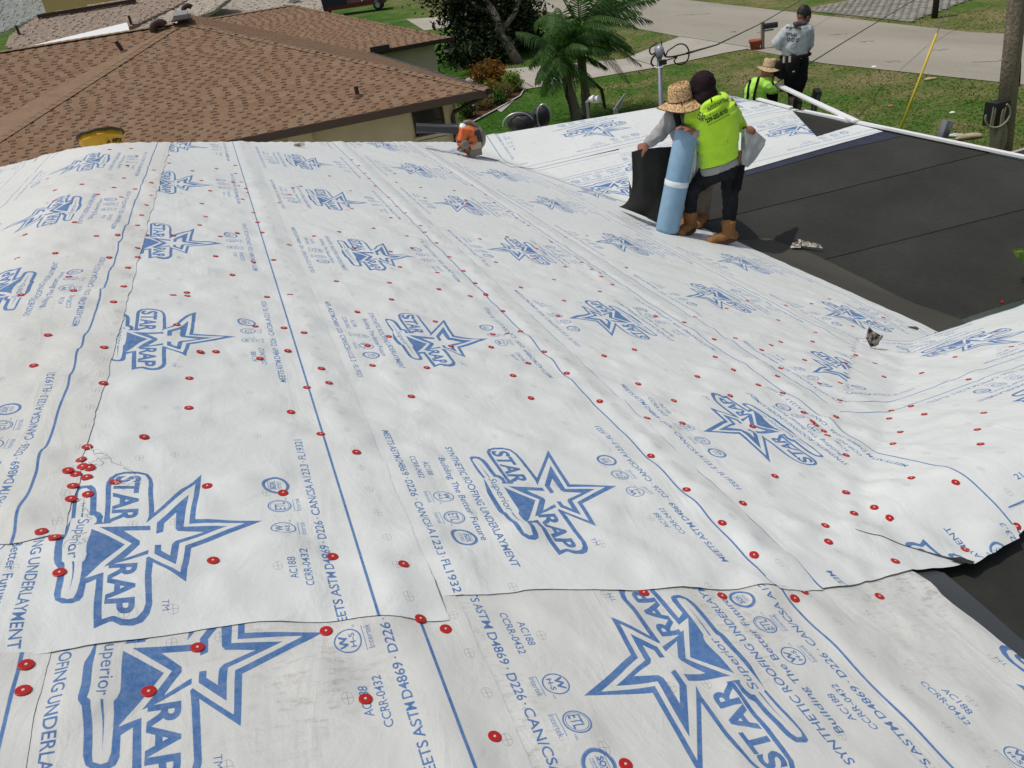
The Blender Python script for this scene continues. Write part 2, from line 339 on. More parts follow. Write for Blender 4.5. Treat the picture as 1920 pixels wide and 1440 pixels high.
def wrap_material(name, dirt=.0, tone=(.70, .72, .715), print_=True):
    m = bpy.data.materials.new(name); m.use_nodes = True; nt = m.node_tree; b = nt.nodes['Principled BSDF']; L = nt.links.new
    b.inputs['Roughness'].default_value = .48; b.inputs['Specular IOR Level'].default_value = .35
    tc = N(nt, 'ShaderNodeTexCoord')
    def noi(sc, det=5, vec=None, rg=.5):
        n = N(nt, 'ShaderNodeTexNoise'); n.inputs['Scale'].default_value = sc; n.inputs['Detail'].default_value = det; n.inputs['Roughness'].default_value = rg
        L(vec or tc.outputs['Object'], n.inputs['Vector']); return n.outputs[0]
    def mr(v, a, b_, c, d):
        n = N(nt, 'ShaderNodeMapRange'); n.inputs[1].default_value = a; n.inputs[2].default_value = b_; n.inputs[3].default_value = c; n.inputs[4].default_value = d
        L(v, n.inputs[0]); return n.outputs[0]
    def mix(f, A, B, bt='MIX'):
        n = N(nt, 'ShaderNodeMix', data_type='RGBA', blend_type=bt)
        if isinstance(f, float): n.inputs[0].default_value = f
        else: L(f, n.inputs[0])
        for k, q in ((6, A), (7, B)):
            if isinstance(q, tuple): n.inputs[k].default_value = (*q, 1)
            else: L(q, n.inputs[k])
        return n.outputs[2]
    base = mix(mr(noi(1.4), .35, .65, 0, 1), tone, (tone[0]*.93, tone[1]*.94, tone[2]*.94))
    base = mix(mr(noi(22, 6), .35, .7, 0, .3), base, (tone[0]*.88, tone[1]*.88, tone[2]*.87))
    mpS = N(nt, 'ShaderNodeMapping'); mpS.inputs['Scale'].default_value = (3, 70, 3); L(tc.outputs['Object'], mpS.inputs['Vector'])
    # dust, scuffs and boot dirt
    d1 = mr(noi(2.2, 8, rg=.7), .57, .75, 0, .25+dirt*.6)
    base = mix(d1, base, (.50, .48, .43))
    if dirt:
        mpd = N(nt, 'ShaderNodeMapping'); mpd.inputs['Scale'].default_value = (6, 16, 6); L(tc.outputs['Object'], mpd.inputs['Vector'])
        mpz = N(nt, 'ShaderNodeTexNoise'); mpz.inputs['Scale'].default_value = 1.7; mpz.inputs['Detail'].default_value = 2; L(tc.outputs['Object'], mpz.inputs['Vector'])
        k = N(nt, 'ShaderNodeMath', operation='MULTIPLY'); L(mr(noi(5, 9, mpd.outputs[0], .75), .5, .66, 0, 1), k.inputs[0]); L(mr(mpz.outputs[0], .48, .62, 0, dirt), k.inputs[1])
        base = mix(k.outputs[0], base, (.22, .18, .11))
    d2 = mr(noi(45, 4, rg=.8), .70, .78, 0, .35); base = mix(d2, base, (.25, .24, .21))
    if print_:
        im = N(nt, 'ShaderNodeTexImage'); im.image = PRINT; im.extension = 'REPEAT'; im.interpolation = 'Linear'
        uvn = N(nt, 'ShaderNodeUVMap'); uvn.uv_map = 'UVMap'; L(uvn.outputs[0], im.inputs[0])
        sp = N(nt, 'ShaderNodeSeparateColor'); L(im.outputs[0], sp.inputs[0])
        wear = mr(noi(60, 6, rg=.8), .3, .8, 1.0, .72)
        k = N(nt, 'ShaderNodeMath', operation='MULTIPLY'); L(sp.outputs[0], k.inputs[0]); L(wear, k.inputs[1])
        inkc = mix(mr(noi(9), .3, .7, 0, 1), (.020, .115, .335), (.034, .15, .40))
        base = mix(k.outputs[0], base, inkc)
        k2 = N(nt, 'ShaderNodeMath', operation='MULTIPLY'); L(sp.outputs[1], k2.inputs[0]); k2.inputs[1].default_value = .5
        base = mix(k2.outputs[0], base, (.10, .10, .11))
    L(base, b.inputs['Base Color'])
    # fine relief: crumple, creases, weave
    c1 = N(nt, 'ShaderNodeTexNoise'); c1.inputs['Scale'].default_value = 11; c1.inputs['Detail'].default_value = 7; c1.inputs['Distortion'].default_value = .6; L(tc.outputs['Object'], c1.inputs['Vector'])
    mpc = N(nt, 'ShaderNodeMapping'); mpc.inputs['Rotation'].default_value = (0, 0, .65); mpc.inputs['Scale'].default_value = (7, 2.6, 3); L(tc.outputs['Object'], mpc.inputs['Vector'])
    c2 = N(nt, 'ShaderNodeTexNoise'); c2.inputs['Scale'].default_value = 1; c2.inputs['Detail'].default_value = 5; c2.inputs['Distortion'].default_value = 1.2; L(mpc.outputs[0], c2.inputs['Vector'])
    rid = N(nt, 'ShaderNodeMath', operation='ABSOLUTE'); sb = N(nt, 'ShaderNodeMath', operation='SUBTRACT'); L(c2.outputs[0], sb.inputs[0]); sb.inputs[1].default_value = .5; L(sb.outputs[0], rid.inputs[0])
    ad = N(nt, 'ShaderNodeMath', operation='MULTIPLY_ADD'); L(rid.outputs[0], ad.inputs[0]); ad.inputs[1].default_value = -1.3; L(c1.outputs[0], ad.inputs[2])
    bp = N(nt, 'ShaderNodeBump'); bp.inputs['Strength'].default_value = .8; bp.inputs['Distance'].default_value = .006; L(ad.outputs[0], bp.inputs['Height'])
    wv = N(nt, 'ShaderNodeTexNoise'); wv.inputs['Scale'].default_value = 260; wv.inputs['Detail'].default_value = 2; L(tc.outputs['Object'], wv.inputs['Vector'])
    bp2 = N(nt, 'ShaderNodeBump'); bp2.inputs['Strength'].default_value = .25; bp2.inputs['Distance'].default_value = .0015; L(wv.outputs[0], bp2.inputs['Height']); L(bp.outputs[0], bp2.inputs['Normal'])
    L(bp2.outputs[0], b.inputs['Normal'])
    return m
M_wrap = wrap_material('white_underlayment'); M_wrapd = wrap_material('soiled_underlayment', .55, (.63, .635, .62)); M_wrapc = wrap_material('dusty_underlayment', .1, (.69, .69, .67))
M_memb = mat('black_membrane', (.030, .030, .026), .7, spec=.25, bump=(9, .5, .012), var=.28, vscale=1.1, var2=.10, v2scale=25)
M_memb2 = mat('grey_membrane', (.062, .060, .050), .75, spec=.2, bump=(60, .4, .004), var=.10, vscale=2)
M_navy = mat('navy_membrane_edge', (.03, .034, .06), .6, spec=.3, var=.2, vscale=6)
M_film = mat('bluish_selvedge', (.045, .052, .058), .5, spec=.4, var=.1, vscale=3)
# ------------------------------------------------------------------ our house, roof deck and sheets
house = empty('house', (3.5, 3.5, GZ), 'single-storey house being reroofed, white printed underlayment over black membrane, in the foreground', 'house')
SHEETS = []; LIFT = {}
def grid_sheet(name, fx, us, vs_, off, material, uvf, keep=None, label=None, parent=house, surfn=None, lift=None):
    """us,vs_ parameter arrays; fx(u,v)->(x,y)"""
    vid = {}; V = []; F = []; UV = []
    def vert(i, j):
        if (i, j) not in vid:
            x, y = fx(us[i], vs_[j])
            z = surf(x, y, off) if surfn is None else surfn(x, y)
            if lift: z += lift(x, y)
            vid[i, j] = len(V); V.append((x, y, z)); UV.append(uvf(x, y))
        return vid[i, j]
    for i in range(len(us)-1):
        for j in range(len(vs_)-1):
            if fx(us[i], vs_[j]) == fx(us[i], vs_[j+1]) and fx(us[i+1], vs_[j]) == fx(us[i+1], vs_[j+1]): continue
            if keep:
                xm, ym = fx((us[i]+us[i+1])/2, (vs_[j]+vs_[j+1])/2)
                if not keep(xm, ym): continue
            F.append((vert(i, j), vert(i+1, j), vert(i+1, j+1), vert(i, j+1)))
    mb = MB(); mb.v = V; mb.f = F; mb.m = [0]*len(F)
    a, b, c = (Vector(V[F[0][k]]) for k in (0, 1, 2))
    if (b-a).cross(c-a).z < 0: mb.f = [tuple(reversed(f)) for f in F]
    o = obj(name, mb, material, parent, smooth=True, label=label)
    me = o.data; ul = me.uv_layers.new(name='UVMap'); li = np.empty(len(me.loops), int); me.loops.foreach_get('vertex_index', li)
    ul.data.foreach_set('uv', np.array(UV)[li].ravel())
    return o
def lin(a, b, step): return list(np.linspace(a, b, max(2, int(round(abs(b-a)/step))+1)))
def ysteps(a, b):
    r = [a]
    while r[-1] < b-.01: r.append(min(b, r[-1]+max(.018, .011*(r[-1]))))
    return r
GV = lin(-2.6, .4, .1)[:-1]+ysteps(.4, 10)
def ph(Ys, Pd=1.12):
    """index of a position along the roll from the places where its logos lie"""
    def f(y):
        n = len(Ys)
        for i in range(n-1):
            if y <= Ys[i+1] or i == n-2: return (i+(y-Ys[i])/(Ys[i+1]-Ys[i]))
    return f
def rag(y, s, a=.006): return a*noise.noise(Vector((y*9, s, 1)))+a*.5*noise.noise(Vector((y*40, s, 2)))
def strip(name, u0, u1, y0, y1, off, Ys, flip, c, keep=None, eo=.008, material=M_wrap, label=None, ends=None, skew=0, wob=.004):
    f = ph(Ys)
    def fx(u, v):
        t = (v-y0)/(y1-y0)
        a, b = (u0, u1)
        a += skew*(v-1.5); b += skew*(v-1.5)+(rag(v, off*100, wob) if u > .999 or skew else 0)
        U = a+(b-a)*u
        if ends:
            e_ = ends(U)
            v = max(v, e_)
        return U/K, v
    def uvf(x, y):
        u = x*K-skew*(y-1.5); a = -f(y); b = (u-c)
        if flip: a, b = -a, -b
        return (a+.5, b/PH+.5)
    def lift(x, y):
        u = x*K-skew*(y-1.5); d = 0
        if ends:
            t = max(0, 1-(y-ends(x*K))/.10); t = t*t*(3-2*t)
            tgt = eo-off+.004*max(0, noise.noise(Vector((u*3.3, off*50, 5))))+.002*max(0, noise.noise(Vector((u*11, off*50, 5))))
            d += tgt*t
        e = (u1-u)/.02
        if e < 1: d -= (1-max(e, 0))*.0016
        return d
    st = .02 if u1 < 3 else .03
    if skew: us = list(np.linspace(0, 1, int((u1-u0)/.018)+1))
    else: us = [0]+[(k_*st-u0)/(u1-u0) for k_ in range(-60, 400) if u0+.004 < k_*st < u1-.004]+[1]
    vs_ = [q for q in GV if y0 < q < y1-.004]; vs_ = [y0]+vs_+[y1]
    o = grid_sheet(name, fx, us, vs_, off, material, uvf, keep, label, lift=lift)
    LIFT[o.name] = lift
    SHEETS.append((off, o, (lambda x, y: u0+skew*(y-1.5) <= x*K <= u1+skew*(y-1.5) and y0-.02 <= y <= y1 and (not ends or y >= ends(x*K)) and (keep is None or keep(x, y)))))
    return o
def hipx(x, y): return (x-y > -6.9) if x > 0 else y < 6.95-x*1.1          # a little over the hip
def main_ok(x, y): return x-y > -7.0
def vx(y): return (1.764-.1*(y-3.546))/S      # valley between the slope and the low wing
# bare deck in black membrane
def deck():
    us = lin(-3.2, 5.1, .12); vs_ = lin(-3.2, 9.6, .12)
    o = grid_sheet('roof_deck', lambda u, v: (u, v), us, vs_, -.006, M_memb, lambda x, y: (x, y), lambda x, y: not (x > 4.9 and 3.05 < y) and x-y > -10.5 and not (x > 3.2 and y > 3.7), None, surfn=lambda x, y: RZ(x, y)-.032)
    return o
deck()
nend = lambda y0: (lambda u: y0+.012*noise.noise(Vector((u*5, 2, 2)))+.004*noise.noise(Vector((u*30, 2, 7))))
def cutend(pts, s=0):
    """ragged cut end through (u, y) points"""
    def f(u):
        for i in range(len(pts)-1):
            if u <= pts[i+1][0] or i == len(pts)-2:
                t = (u-pts[i][0])/(pts[i+1][0]-pts[i][0]); t = min(max(t, 0), 1)
                return pts[i][1]+(pts[i+1][1]-pts[i][1])*t+.006*noise.noise(Vector((u*7, s, 2)))+.003*noise.noise(Vector((u*33, s, 7)))
    return f
# lower layer near the camera
strip('underlayment_sheet', 1.86, 2.372, -2.6, 1.45, .002, [.62, 1.74], True, 2.33, material=M_wrapd, label='soiled sheet lying lowest at the bottom right')
strip('underlayment_sheet', 1.00, 2.03, -2.6, 1.45, .005, [-.17, .95], True, 1.50, material=M_wrapd, label='soiled sheet with the big star pointing left at the bottom')
strip('underlayment_sheet', .10, 1.13, -2.6, 1.45, .008, [.0, 1.115], False, .631, material=M_wrapd, label='soiled sheet with the big star pointing right at the bottom left')
strip('underlayment_sheet', -.75, .405, -2.6, 1.22, .011, [-.3, .82], True, -.30, material=M_wrapd, label='soiled sheet over the ridge at the bottom left corner', wob=.002)
# long strips of the main slope, lowest first
s6_ok = lambda x, y: main_ok(x, y) and (x < vx(y)+.06 if y > 3.5 else True) and (y > 3.5 or zD(x, y) < zmain(x, y)+.09)
strip('underlayment_sheet', 3.78, 4.83, 2.2, 9.9, .006, [3.42, 4.54, 5.58, 6.93, 8.25], True, 4.28, keep=s6_ok, label='lowest white sheet along the valley of the long slope')
s5_ok = lambda x, y: main_ok(x, y) and (x < vx(y)+.06 if y > 5 else True) and (y > 3.5 or zD(x, y) < zmain(x, y)+.10)
strip('underlayment_sheet', 2.84, 3.91, 1.6, 9.9, .0085, [2.52, 3.58, 4.74, 6.0, 7.28], True, 3.40, keep=s5_ok, label='fifth white sheet down from the ridge')
# sheets of the cross wing on the right
def wing_strip(label, y0, y1, off, x0, x1, lx, c, P, sc=1.0, keep=None, dx=0):
    def uvf(x, y):
        a = (lx-x)/P; b = (c-y)/sc
        return (a+.5, b/PH+.5)
    def fx(u, v):
        return u, y0+(y1-y0)*v+rag(u, off*77, .004)
    o = grid_sheet('underlayment_sheet', fx, lin(x0, x1, .03), list(np.linspace(0, 1, 48)), off, M_wrap, uvf, keep, label)
    SHEETS.append((off, o, lambda x, y: x0 <= x <= x1 and y0 <= y <= y1 and (keep is None or keep(x, y))))
d_ok = lambda x, y: zD(x, y) > zmain(x, y)-.16*(1 if y > 1.5 else .2)
wing_strip('white sheet along the eave of the cross wing at the right edge', 2.06, 3.03, .0105, 2.9, 7.5, 4.10, 2.60, 1.15, keep=lambda x, y: x-y > .72)
wing_strip('upper white sheet of the cross wing at the right edge', 1.27, 2.17, .0125, 1.9, 7.5, 4.72, 1.68, 1.15, keep=lambda x, y: x-y > .45 and (y > 1.38 or x > 2.7))
e4 = cutend([(1.8, 1.128), (2.08, 1.120), (2.35, 1.150), (2.56, 1.165), (2.66, 1.175), (2.78, 1.195), (2.95, 1.225), (3.1, 1.27)], 4)
# folded over the tip of the cross wing
s4_ok = lambda x, y: main_ok(x, y) and (y > 3.5 or zD(x, y) < zmain(x, y)+.17+.02)
strip('underlayment_sheet', 1.90, 2.975, .9, 9.9, .0145, [1.955, 3.06, 4.22, 5.44, 6.85, 8.2], True, 2.435, keep=s4_ok, ends=e4, eo=.0072, label='fourth white sheet, folded over the tip of the cross wing')
strip('underlayment_sheet', .96, 2.03, .9, 9.9, .0175, [1.567, 2.655, 3.81, 5.10, 6.46, 7.85], False, 1.495, keep=main_ok, ends=cutend([(.9, 1.225), (1.3, 1.213), (1.7, 1.165), (2.03, 1.118)], 3), label='third white sheet with large upright stars')
strip('underlayment_sheet', .01, 1.095, .9, 9.9, .0205, [1.47, 2.575, 3.745, 5.08, 6.5], False, .555, keep=main_ok, eo=.0102, ends=cutend([(0, 1.15), (.33, 1.17), (.72, 1.19), (1.1, 1.142)], 2), label='second white sheet with stars cut off by the ridge sheet')
strip('underlayment_sheet', -1.60, -.56, .9, 8.8, .0205, [2.4, 3.55, 4.8, 6.1, 7.4], False, -1.07, keep=hipx, material=M_wrapc, ends=cutend([(-1.7, 1.5), (.4, 1.5)], 6), label='white sheet on the far side of the ridge at the left edge')
strip('underlayment_sheet', -.66, .392, .9, 7.6, .0245, [1.9, 3.05, 4.30, 5.62, 6.9], True, -.10, keep=hipx, eo=.022, material=M_wrapc, ends=cutend([(-.7, 1.52), (.2, 1.50), (.3, 1.475), (.4, 1.49)], 1), skew=.022, label='dusty cap sheet lying over the ridge at the left', wob=.007)
grid_sheet('valley_liner', lambda u, v: (vx(v)+u, v), lin(-.45, .30, .05), [q for q in GV if 6.2 < q < 9.75], .0012, M_wrap, lambda x, y: (y/1.12, .42+.02*x), None, None)
# low wing (flat roof) in black membrane, its white strips
cP = [(4.2, 3.6), (8.25, 3.55), (6.98, 8.98), (3.4, 9.56)]
def low(x, y, o=0): return zC(x, y)+o
mb = MB(); xs = lin(2.9, 8.3, .1); ys = lin(3.5, 9.6, .1)
mb.add([(a, b, zC(a, b)-.014) for a, b in [(vx(3.6)-.4, 3.6), (8.25, 3.55), (6.98, 8.98), (2.9, 9.62)]], [(0, 1, 2, 3)])
obj('low_roof_deck', mb, M_memb, house)
for i, (ya, yb, yc, yd) in enumerate([(3.56, 4.95, 3.56, 4.75), (4.75, 6.05, 4.55, 5.92), (5.85, 6.85, 5.72, 6.92)]):
    g = MB(); a, b = 3.9, 0
    P = [(vx(ya)-.25, ya), (8.24-(yc-3.55)*.234, yc), (8.24-(yd-3.55)*.234, yd), (vx(yb)-.25, yb)]
    o_ = -.004+.002*i
    nn = 40; vv = []; ff = []
    for k in range(nn+1):
        t = k/nn
        for s_ in range(7):
            q = s_/6
            x = (P[0][0]*(1-t)+P[1][0]*t)*(1-q)+(P[3][0]*(1-t)+P[2][0]*t)*q; y = (P[0][1]*(1-t)+P[1][1]*t)*(1-q)+(P[3][1]*(1-t)+P[2][1]*t)*q
            if q == 0: y += .006*noise.noise(Vector((x*2, i, 0)))
            vv.append((x, y, zC(x, y)+o_+ (.003 if q == 0 else 0)+.0015*noise.noise(Vector((x*1.5, y*3, 4)))))
    for k in range(nn):
        for s_ in range(6): ff.append((k*7+s_, (k+1)*7+s_, (k+1)*7+s_+1, k*7+s_+1))
    g.add(vv, ff); obj('membrane_sheet', g, M_memb, house, smooth=True)
def patch(name, poly, off, material, label=None, res=.06, uv=None, parent=house):
    xs = [p[0] for p in poly]; ys = [p[1] for p in poly]
    bm = bmesh.new(); vs_ = [bm.verts.new((p[0], p[1], 0)) for p in poly]; bm.faces.new(vs_)
    x = min(xs)
    for ax, lo, hi in ((0, min(xs), max(xs)), (1, min(ys), max(ys))):
        c = lo+res
        while c < hi:
            co = [0, 0, 0]; no = [0, 0, 0]; co[ax] = c; no[ax] = 1
            bmesh.ops.bisect_plane(bm, geom=bm.verts[:]+bm.edges[:]+bm.faces[:], plane_co=co, plane_no=no); c += res
    me = bpy.data.meshes.new(name)
    for v in bm.verts: v.co.z = surf(v.co.x, v.co.y, off)
    bm.normal_update()
    for f in bm.faces:
        if f.normal.z < 0: f.normal_flip()
        f.smooth = True
    ul = bm.loops.layers.uv.new('UVMap')
    if uv:
        for f in bm.faces:
            for l in f.loops: l[ul].uv = uv(l.vert.co.x, l.vert.co.y)
    bm.to_mesh(me); bm.free(); me.materials.append(material)
    o = bpy.data.objects.new(name, me); COL.objects.link(o); par(o, house); tag(o, label)
    if 'wrap' in material.name or 'under' in material.name: SHEETS.append((off, o, lambda x, y: inpoly(x, y, poly)))
    return o
def cxy(px, py):
    r = ray(px, py); n = Vector((0, -.1, 1)); P0 = Vector((0, 3.546, -1.764)); t = n.dot(P0-O)/n.dot(r); P = O+r*t; return P.x, P.y
def axy(px, py):
    r = ray(px, py); n = Vector((S, 0, 1)); t = n.dot(-O+Vector((0, 0, 0)))/n.dot(r); P = O+r*t; return P.x, P.y
UVB = lambda lx, c, P=1.62, sc=1.55: (lambda x, y: ((lx-x)/P+.5, ((c-y)/sc)/PH+.5))
lB = cxy(1112, 240)
# white strips on the low wing
patch('underlayment_sheet', [cxy(978, 322), cxy(1180, 278), cxy(1180, 382), cxy(1150, 378)], .009, M_wrap, 'small white valley sheet beside the lifted black flap', uv=UVB(4.3, 7.0, 1.6, 1.4))
patch('underlayment_sheet', [cxy(1160, 280), cxy(1497, 200), cxy(1655, 248), cxy(1395, 322), cxy(1190, 372)], .011, M_wrap, 'white sheet behind the men, its lower edge against the black membrane', uv=UVB(cxy(1525, 258)[0]+.05, 7.33, 1.75, 1.3))
patch('underlayment_sheet', [cxy(880, 262), cxy(1372, 180), cxy(1499, 208), cxy(1445, 214), cxy(978, 324), cxy(962, 334), cxy(895, 292), cxy(880, 275)], .013, M_wrap, 'white sheet along the top edge of the low wing with a whole star', uv=UVB(lB[0]-.02, 8.76, 1.75, 1.6))
patch('underlayment_sheet', [axy(862, 273), axy(905, 257), axy(936, 250), cxy(979, 322), cxy(960, 318), axy(900, 300)], .016, M_wrap, 'narrow white valley sheet under the leaf blower', uv=lambda x, y: ((y-.2)/1.6, (3.62-(x+(y-8.1)*-.16))/PH*.6+.87))
patch('membrane_sheet', [cxy(1486, 210), cxy(1506, 214), cxy(1602, 236), cxy(1531, 258)], .015, M_memb, 'small black triangle of membrane by the white drip edge')
patch('membrane_edge', [cxy(1395, 319), cxy(1530, 279), cxy(1650, 247), cxy(1690, 256), cxy(1560, 285), cxy(1400, 330)], .005, M_navy)
patch('valley_membrane', [cxy(1366, 452), cxy(1440, 447), cxy(1526, 477), cxy(1620, 523), cxy(1718, 573), cxy(1796, 598), (5.0, 3.35), (4.55, 3.15), (4.32, 3.1), (4.40, 4.2), (4.35, 5.6)], .0025, M_memb2)
patch('valley_membrane', [axy(1700, 1070), axy(1768, 1086), axy(1925, 1222), axy(1990, 1290), axy(1950, 1320), axy(1880, 1250)], -.002, M_film)

# the upper part of the fourth sheet laps over its lower part beside the wing tip, leaving a dark gap
f4 = ph([1.955, 3.06, 4.22, 5.44, 6.85, 8.2])
def pr_(px, py): P = hitroof(px, py, .02); return (P.x, P.y)
patch('underlayment_sheet', [pr_(1602, 990), pr_(1700, 1021), pr_(1776, 1043), pr_(1828, 1056), pr_(1852, 1040), pr_(1880, 1024), pr_(1912, 1008), pr_(1905, 985), pr_(1800, 965), pr_(1690, 965)], .0185, M_wrap, 'corner of white sheet lapped over beside the dark gap at the right', res=.02, uv=lambda x, y: (f4(y)+.36, -(x*K-2.435)/PH+.5))
patch('membrane_gap', [pr_(1780, 1046), pr_(1800, 1044), pr_(1828, 1053), pr_(1820, 1058)], .0200, M_memb, res=.02)
# ------------------------------------------------------------------ red cap nails
M_red = mat('red_plastic', (.42, .016, .014), .42, spec=.4); M_whp = mat('nail_head', (.75, .68, .62), .4, metal=.3)

def nail_mesh():
    mb = MB()
    mb.lathe([(.0116, -.003), (.0118, .0012), (.0108, .0016), (.0030, .0017), (.0028, .0014), (0, .0014)], n=18, mi=0)
    mb.lathe([(.0026, .0012), (.0022, .0022), (0, .0024)], n=10, mi=1)
    return mb.mesh('cap_nail', [M_red, M_whp], False)
NM = nail_mesh(); nails = []
def put_nail(P):
    best = None
    for off, o, fn in SHEETS:
        if fn(P.x, P.y) and (best is None or off > best[0]): best = (off, o)
    par_ = best[1] if best else house; off = best[0] if best else .02
    z = surf(P.x, P.y, off)
    if best and best[1].name in LIFT: z += LIFT[best[1].name](P.x, P.y)
    e = .02; gx = (surf(P.x+e, P.y)-surf(P.x-e, P.y))/(2*e); gy = (surf(P.x, P.y+e)-surf(P.x, P.y-e))/(2*e)
    n = Vector((-gx, -gy, 1)).normalized()
    o = bpy.data.objects.new('cap_nail', NM); COL.objects.link(o)
    o.matrix_basis = Matrix.Translation(Vector((P.x, P.y, z+.0012))) @ n.to_track_quat('Z', 'Y').to_matrix().to_4x4()
    par(o, par_); nails.append(o)
for t in NA.split():
    a, b = map(int, t.split(','))
    P = hitroof(a, b)
    if P is not None and len(nails) < 299: put_nail(P)
# ------------------------------------------------------------------ ground and street
GC, GS = 25.0, .05
def gz(x, y): return GZ+(max(0, min(y, 230)-GC)*GS)
def hitg(px, py):
    P = hitz(px, py)
    r = ray(px, py)
    if P.y > GC or r.z >= 0:
        n = Vector((0, -GS, 1)); P0 = Vector((0, GC, GZ)); t = n.dot(P0-O)/n.dot(r); P = O+r*t
    return P
def rayplane(px, py, P0, n):
    r = ray(px, py); return O+r*(n.dot(P0-O)/n.dot(r))
def gpoly(name, pts, off, material, res=2.5, kind='structure', rough=0, parent=None, label=None, cat=None):
    bm = bmesh.new(); bm.faces.new([bm.verts.new((p[0], p[1], 0)) for p in pts])
    for ax in (0, 1):
        lo = min(p[ax] for p in pts); hi = max(p[ax] for p in pts); c = math.floor(lo/res)*res+res
        while c < hi:
            co = [0, 0, 0]; no = [0, 0, 0]; co[ax] = c; no[ax] = 1
            bmesh.ops.bisect_plane(bm, geom=bm.verts[:]+bm.edges[:]+bm.faces[:], plane_co=co, plane_no=no); c += res
    for v in bm.verts: v.co.z = gz(v.co.x, v.co.y)+off
    bm.normal_update()
    for f in bm.faces:
        if f.normal.z < 0: f.normal_flip()
    me = bpy.data.meshes.new(name); bm.to_mesh(me); bm.free(); me.materials.append(material)
    o = bpy.data.objects.new(name, me); COL.objects.link(o)
    if parent: par(o, parent)
    tag(o, label, cat, None, kind); return o
def noisemat(name, stops, sc, det=8, rough=.9, sc2=None, amt2=.3, bump=(30, .5, .03), stretch=None, drymap=None):
    m = bpy.data.materials.new(name); m.use_nodes = True; nt = m.node_tree; b = nt.nodes['Principled BSDF']; L = nt.links.new
    b.inputs['Roughness'].default_value = rough; b.inputs['Specular IOR Level'].default_value = .06
    tc = N(nt, 'ShaderNodeTexCoord'); vec = tc.outputs['Object']
    if stretch:
        mp = N(nt, 'ShaderNodeMapping'); mp.inputs['Scale'].default_value = stretch[:3]; mp.inputs['Rotation'].default_value = (0, 0, stretch[3]); L(vec, mp.inputs['Vector']); vec = mp.outputs[0]
    n = N(nt, 'ShaderNodeTexNoise'); n.inputs['Scale'].default_value = sc; n.inputs['Detail'].default_value = det; n.inputs['Roughness'].default_value = .62; L(vec, n.inputs['Vector'])
    f = n.outputs[0]
    if drymap:
        sx = N(nt, 'ShaderNodeSeparateXYZ'); L(tc.outputs['Object'], sx.inputs[0])
        mr = N(nt, 'ShaderNodeMapRange'); mr.inputs[1].default_value, mr.inputs[2].default_value, mr.inputs[3].default_value, mr.inputs[4].default_value = drymap; L(sx.outputs[0], mr.inputs[0])
        ad = N(nt, 'ShaderNodeMath', operation='ADD'); L(f, ad.inputs[0]); L(mr.outputs[0], ad.inputs[1]); f = ad.outputs[0]
    cr = N(nt, 'ShaderNodeValToRGB'); e = cr.color_ramp.elements
    while len(e) < len(stops): e.new(.5)
    for i, (p, c) in enumerate(stops): e[i].position = p; e[i].color = (*c, 1)
    L(f, cr.inputs[0]); out = cr.outputs[0]
    if sc2:
        n2 = N(nt, 'ShaderNodeTexNoise'); n2.inputs['Scale'].default_value = sc2; n2.inputs['Detail'].default_value = 5; L(tc.outputs['Object'], n2.inputs['Vector'])
        mr = N(nt, 'ShaderNodeMapRange'); mr.inputs[1].default_value = .3; mr.inputs[2].default_value = .7; mr.inputs[3].default_value = 1-amt2; mr.inputs[4].default_value = 1+amt2; L(n2.outputs[0], mr.inputs[0])
        mx = N(nt, 'ShaderNodeMix', data_type='RGBA', blend_type='MULTIPLY'); mx.inputs[0].default_value = 1; L(out, mx.inputs[6]); L(mr.outputs[0], mx.inputs[7]); out = mx.outputs[2]
    L(out, b.inputs['Base Color'])
    n3 = N(nt, 'ShaderNodeTexNoise'); n3.inputs['Scale'].default_value = bump[0]; n3.inputs['Detail'].default_value = 5; L(tc.outputs['Object'], n3.inputs['Vector'])
    bp = N(nt, 'ShaderNodeBump'); bp.inputs['Strength'].default_value = bump[1]; bp.inputs['Distance'].default_value = bump[2]; L(n3.outputs[0], bp.inputs['Height']); L(bp.outputs[0], b.inputs['Normal'])
    return m
M_lawn = noisemat('lawn_turf', [(.30, (.042, .105, .014)), (.46, (.066, .135, .024)), (.58, (.125, .145, .045)), (.74, (.21, .18, .09))], .55, sc2=7, amt2=.35, bump=(14, .9, .08), drymap=(12, 19, -.11, .10))
M_conc = noisemat('pale_concrete', [(.3, (.34, .31, .27)), (.7, (.43, .40, .355))], .5, sc2=9, amt2=.07, bump=(40, .2, .01))
M_road = noisemat('worn_road', [(.3, (.265, .245, .205)), (.5, (.315, .29, .245)), (.72, (.36, .33, .28))], .35, sc2=14, amt2=.08, bump=(50, .25, .01), stretch=(1, .25, 1, .75))
M_mulch = noisemat('brown_mulch', [(.3, (.06, .03, .02)), (.7, (.15, .075, .05))], 8, bump=(30, 1, .05))
mb = MB()
xs = [-260]+[i*10. for i in range(-15, 26)]+[420]; ys = [-60, -30, 0, 25]+[25+12.5*i for i in range(1, 20)]
mb.add([(x, y, gz(x, y)) for y in ys for x in xs], [(j*len(xs)+i, j*len(xs)+i+1, (j+1)*len(xs)+i+1, (j+1)*len(xs)+i) for j in range(len(ys)-1) for i in range(len(xs)-1)])
me = mb.mesh('ground', M_lawn); g = bpy.data.objects.new('ground', me); COL.objects.link(g); tag(g, kind='structure')
a, b = hitg(1300, 74), hitg(1920, 160); c, d = hitg(1475, 22), hitg(1920, 66)
def ext(p, q, t): return p+(q-p)*t
st = [ext(a, b, -1.5), ext(a, b, 2.2), ext(c, d, 2.0), ext(c, d, -2.2)]
gpoly('street', [(p.x, p.y) for p in st], .02, M_road)
def P2(*q): return [(hitg(x, y).x, hitg(x, y).y) for x, y in q]
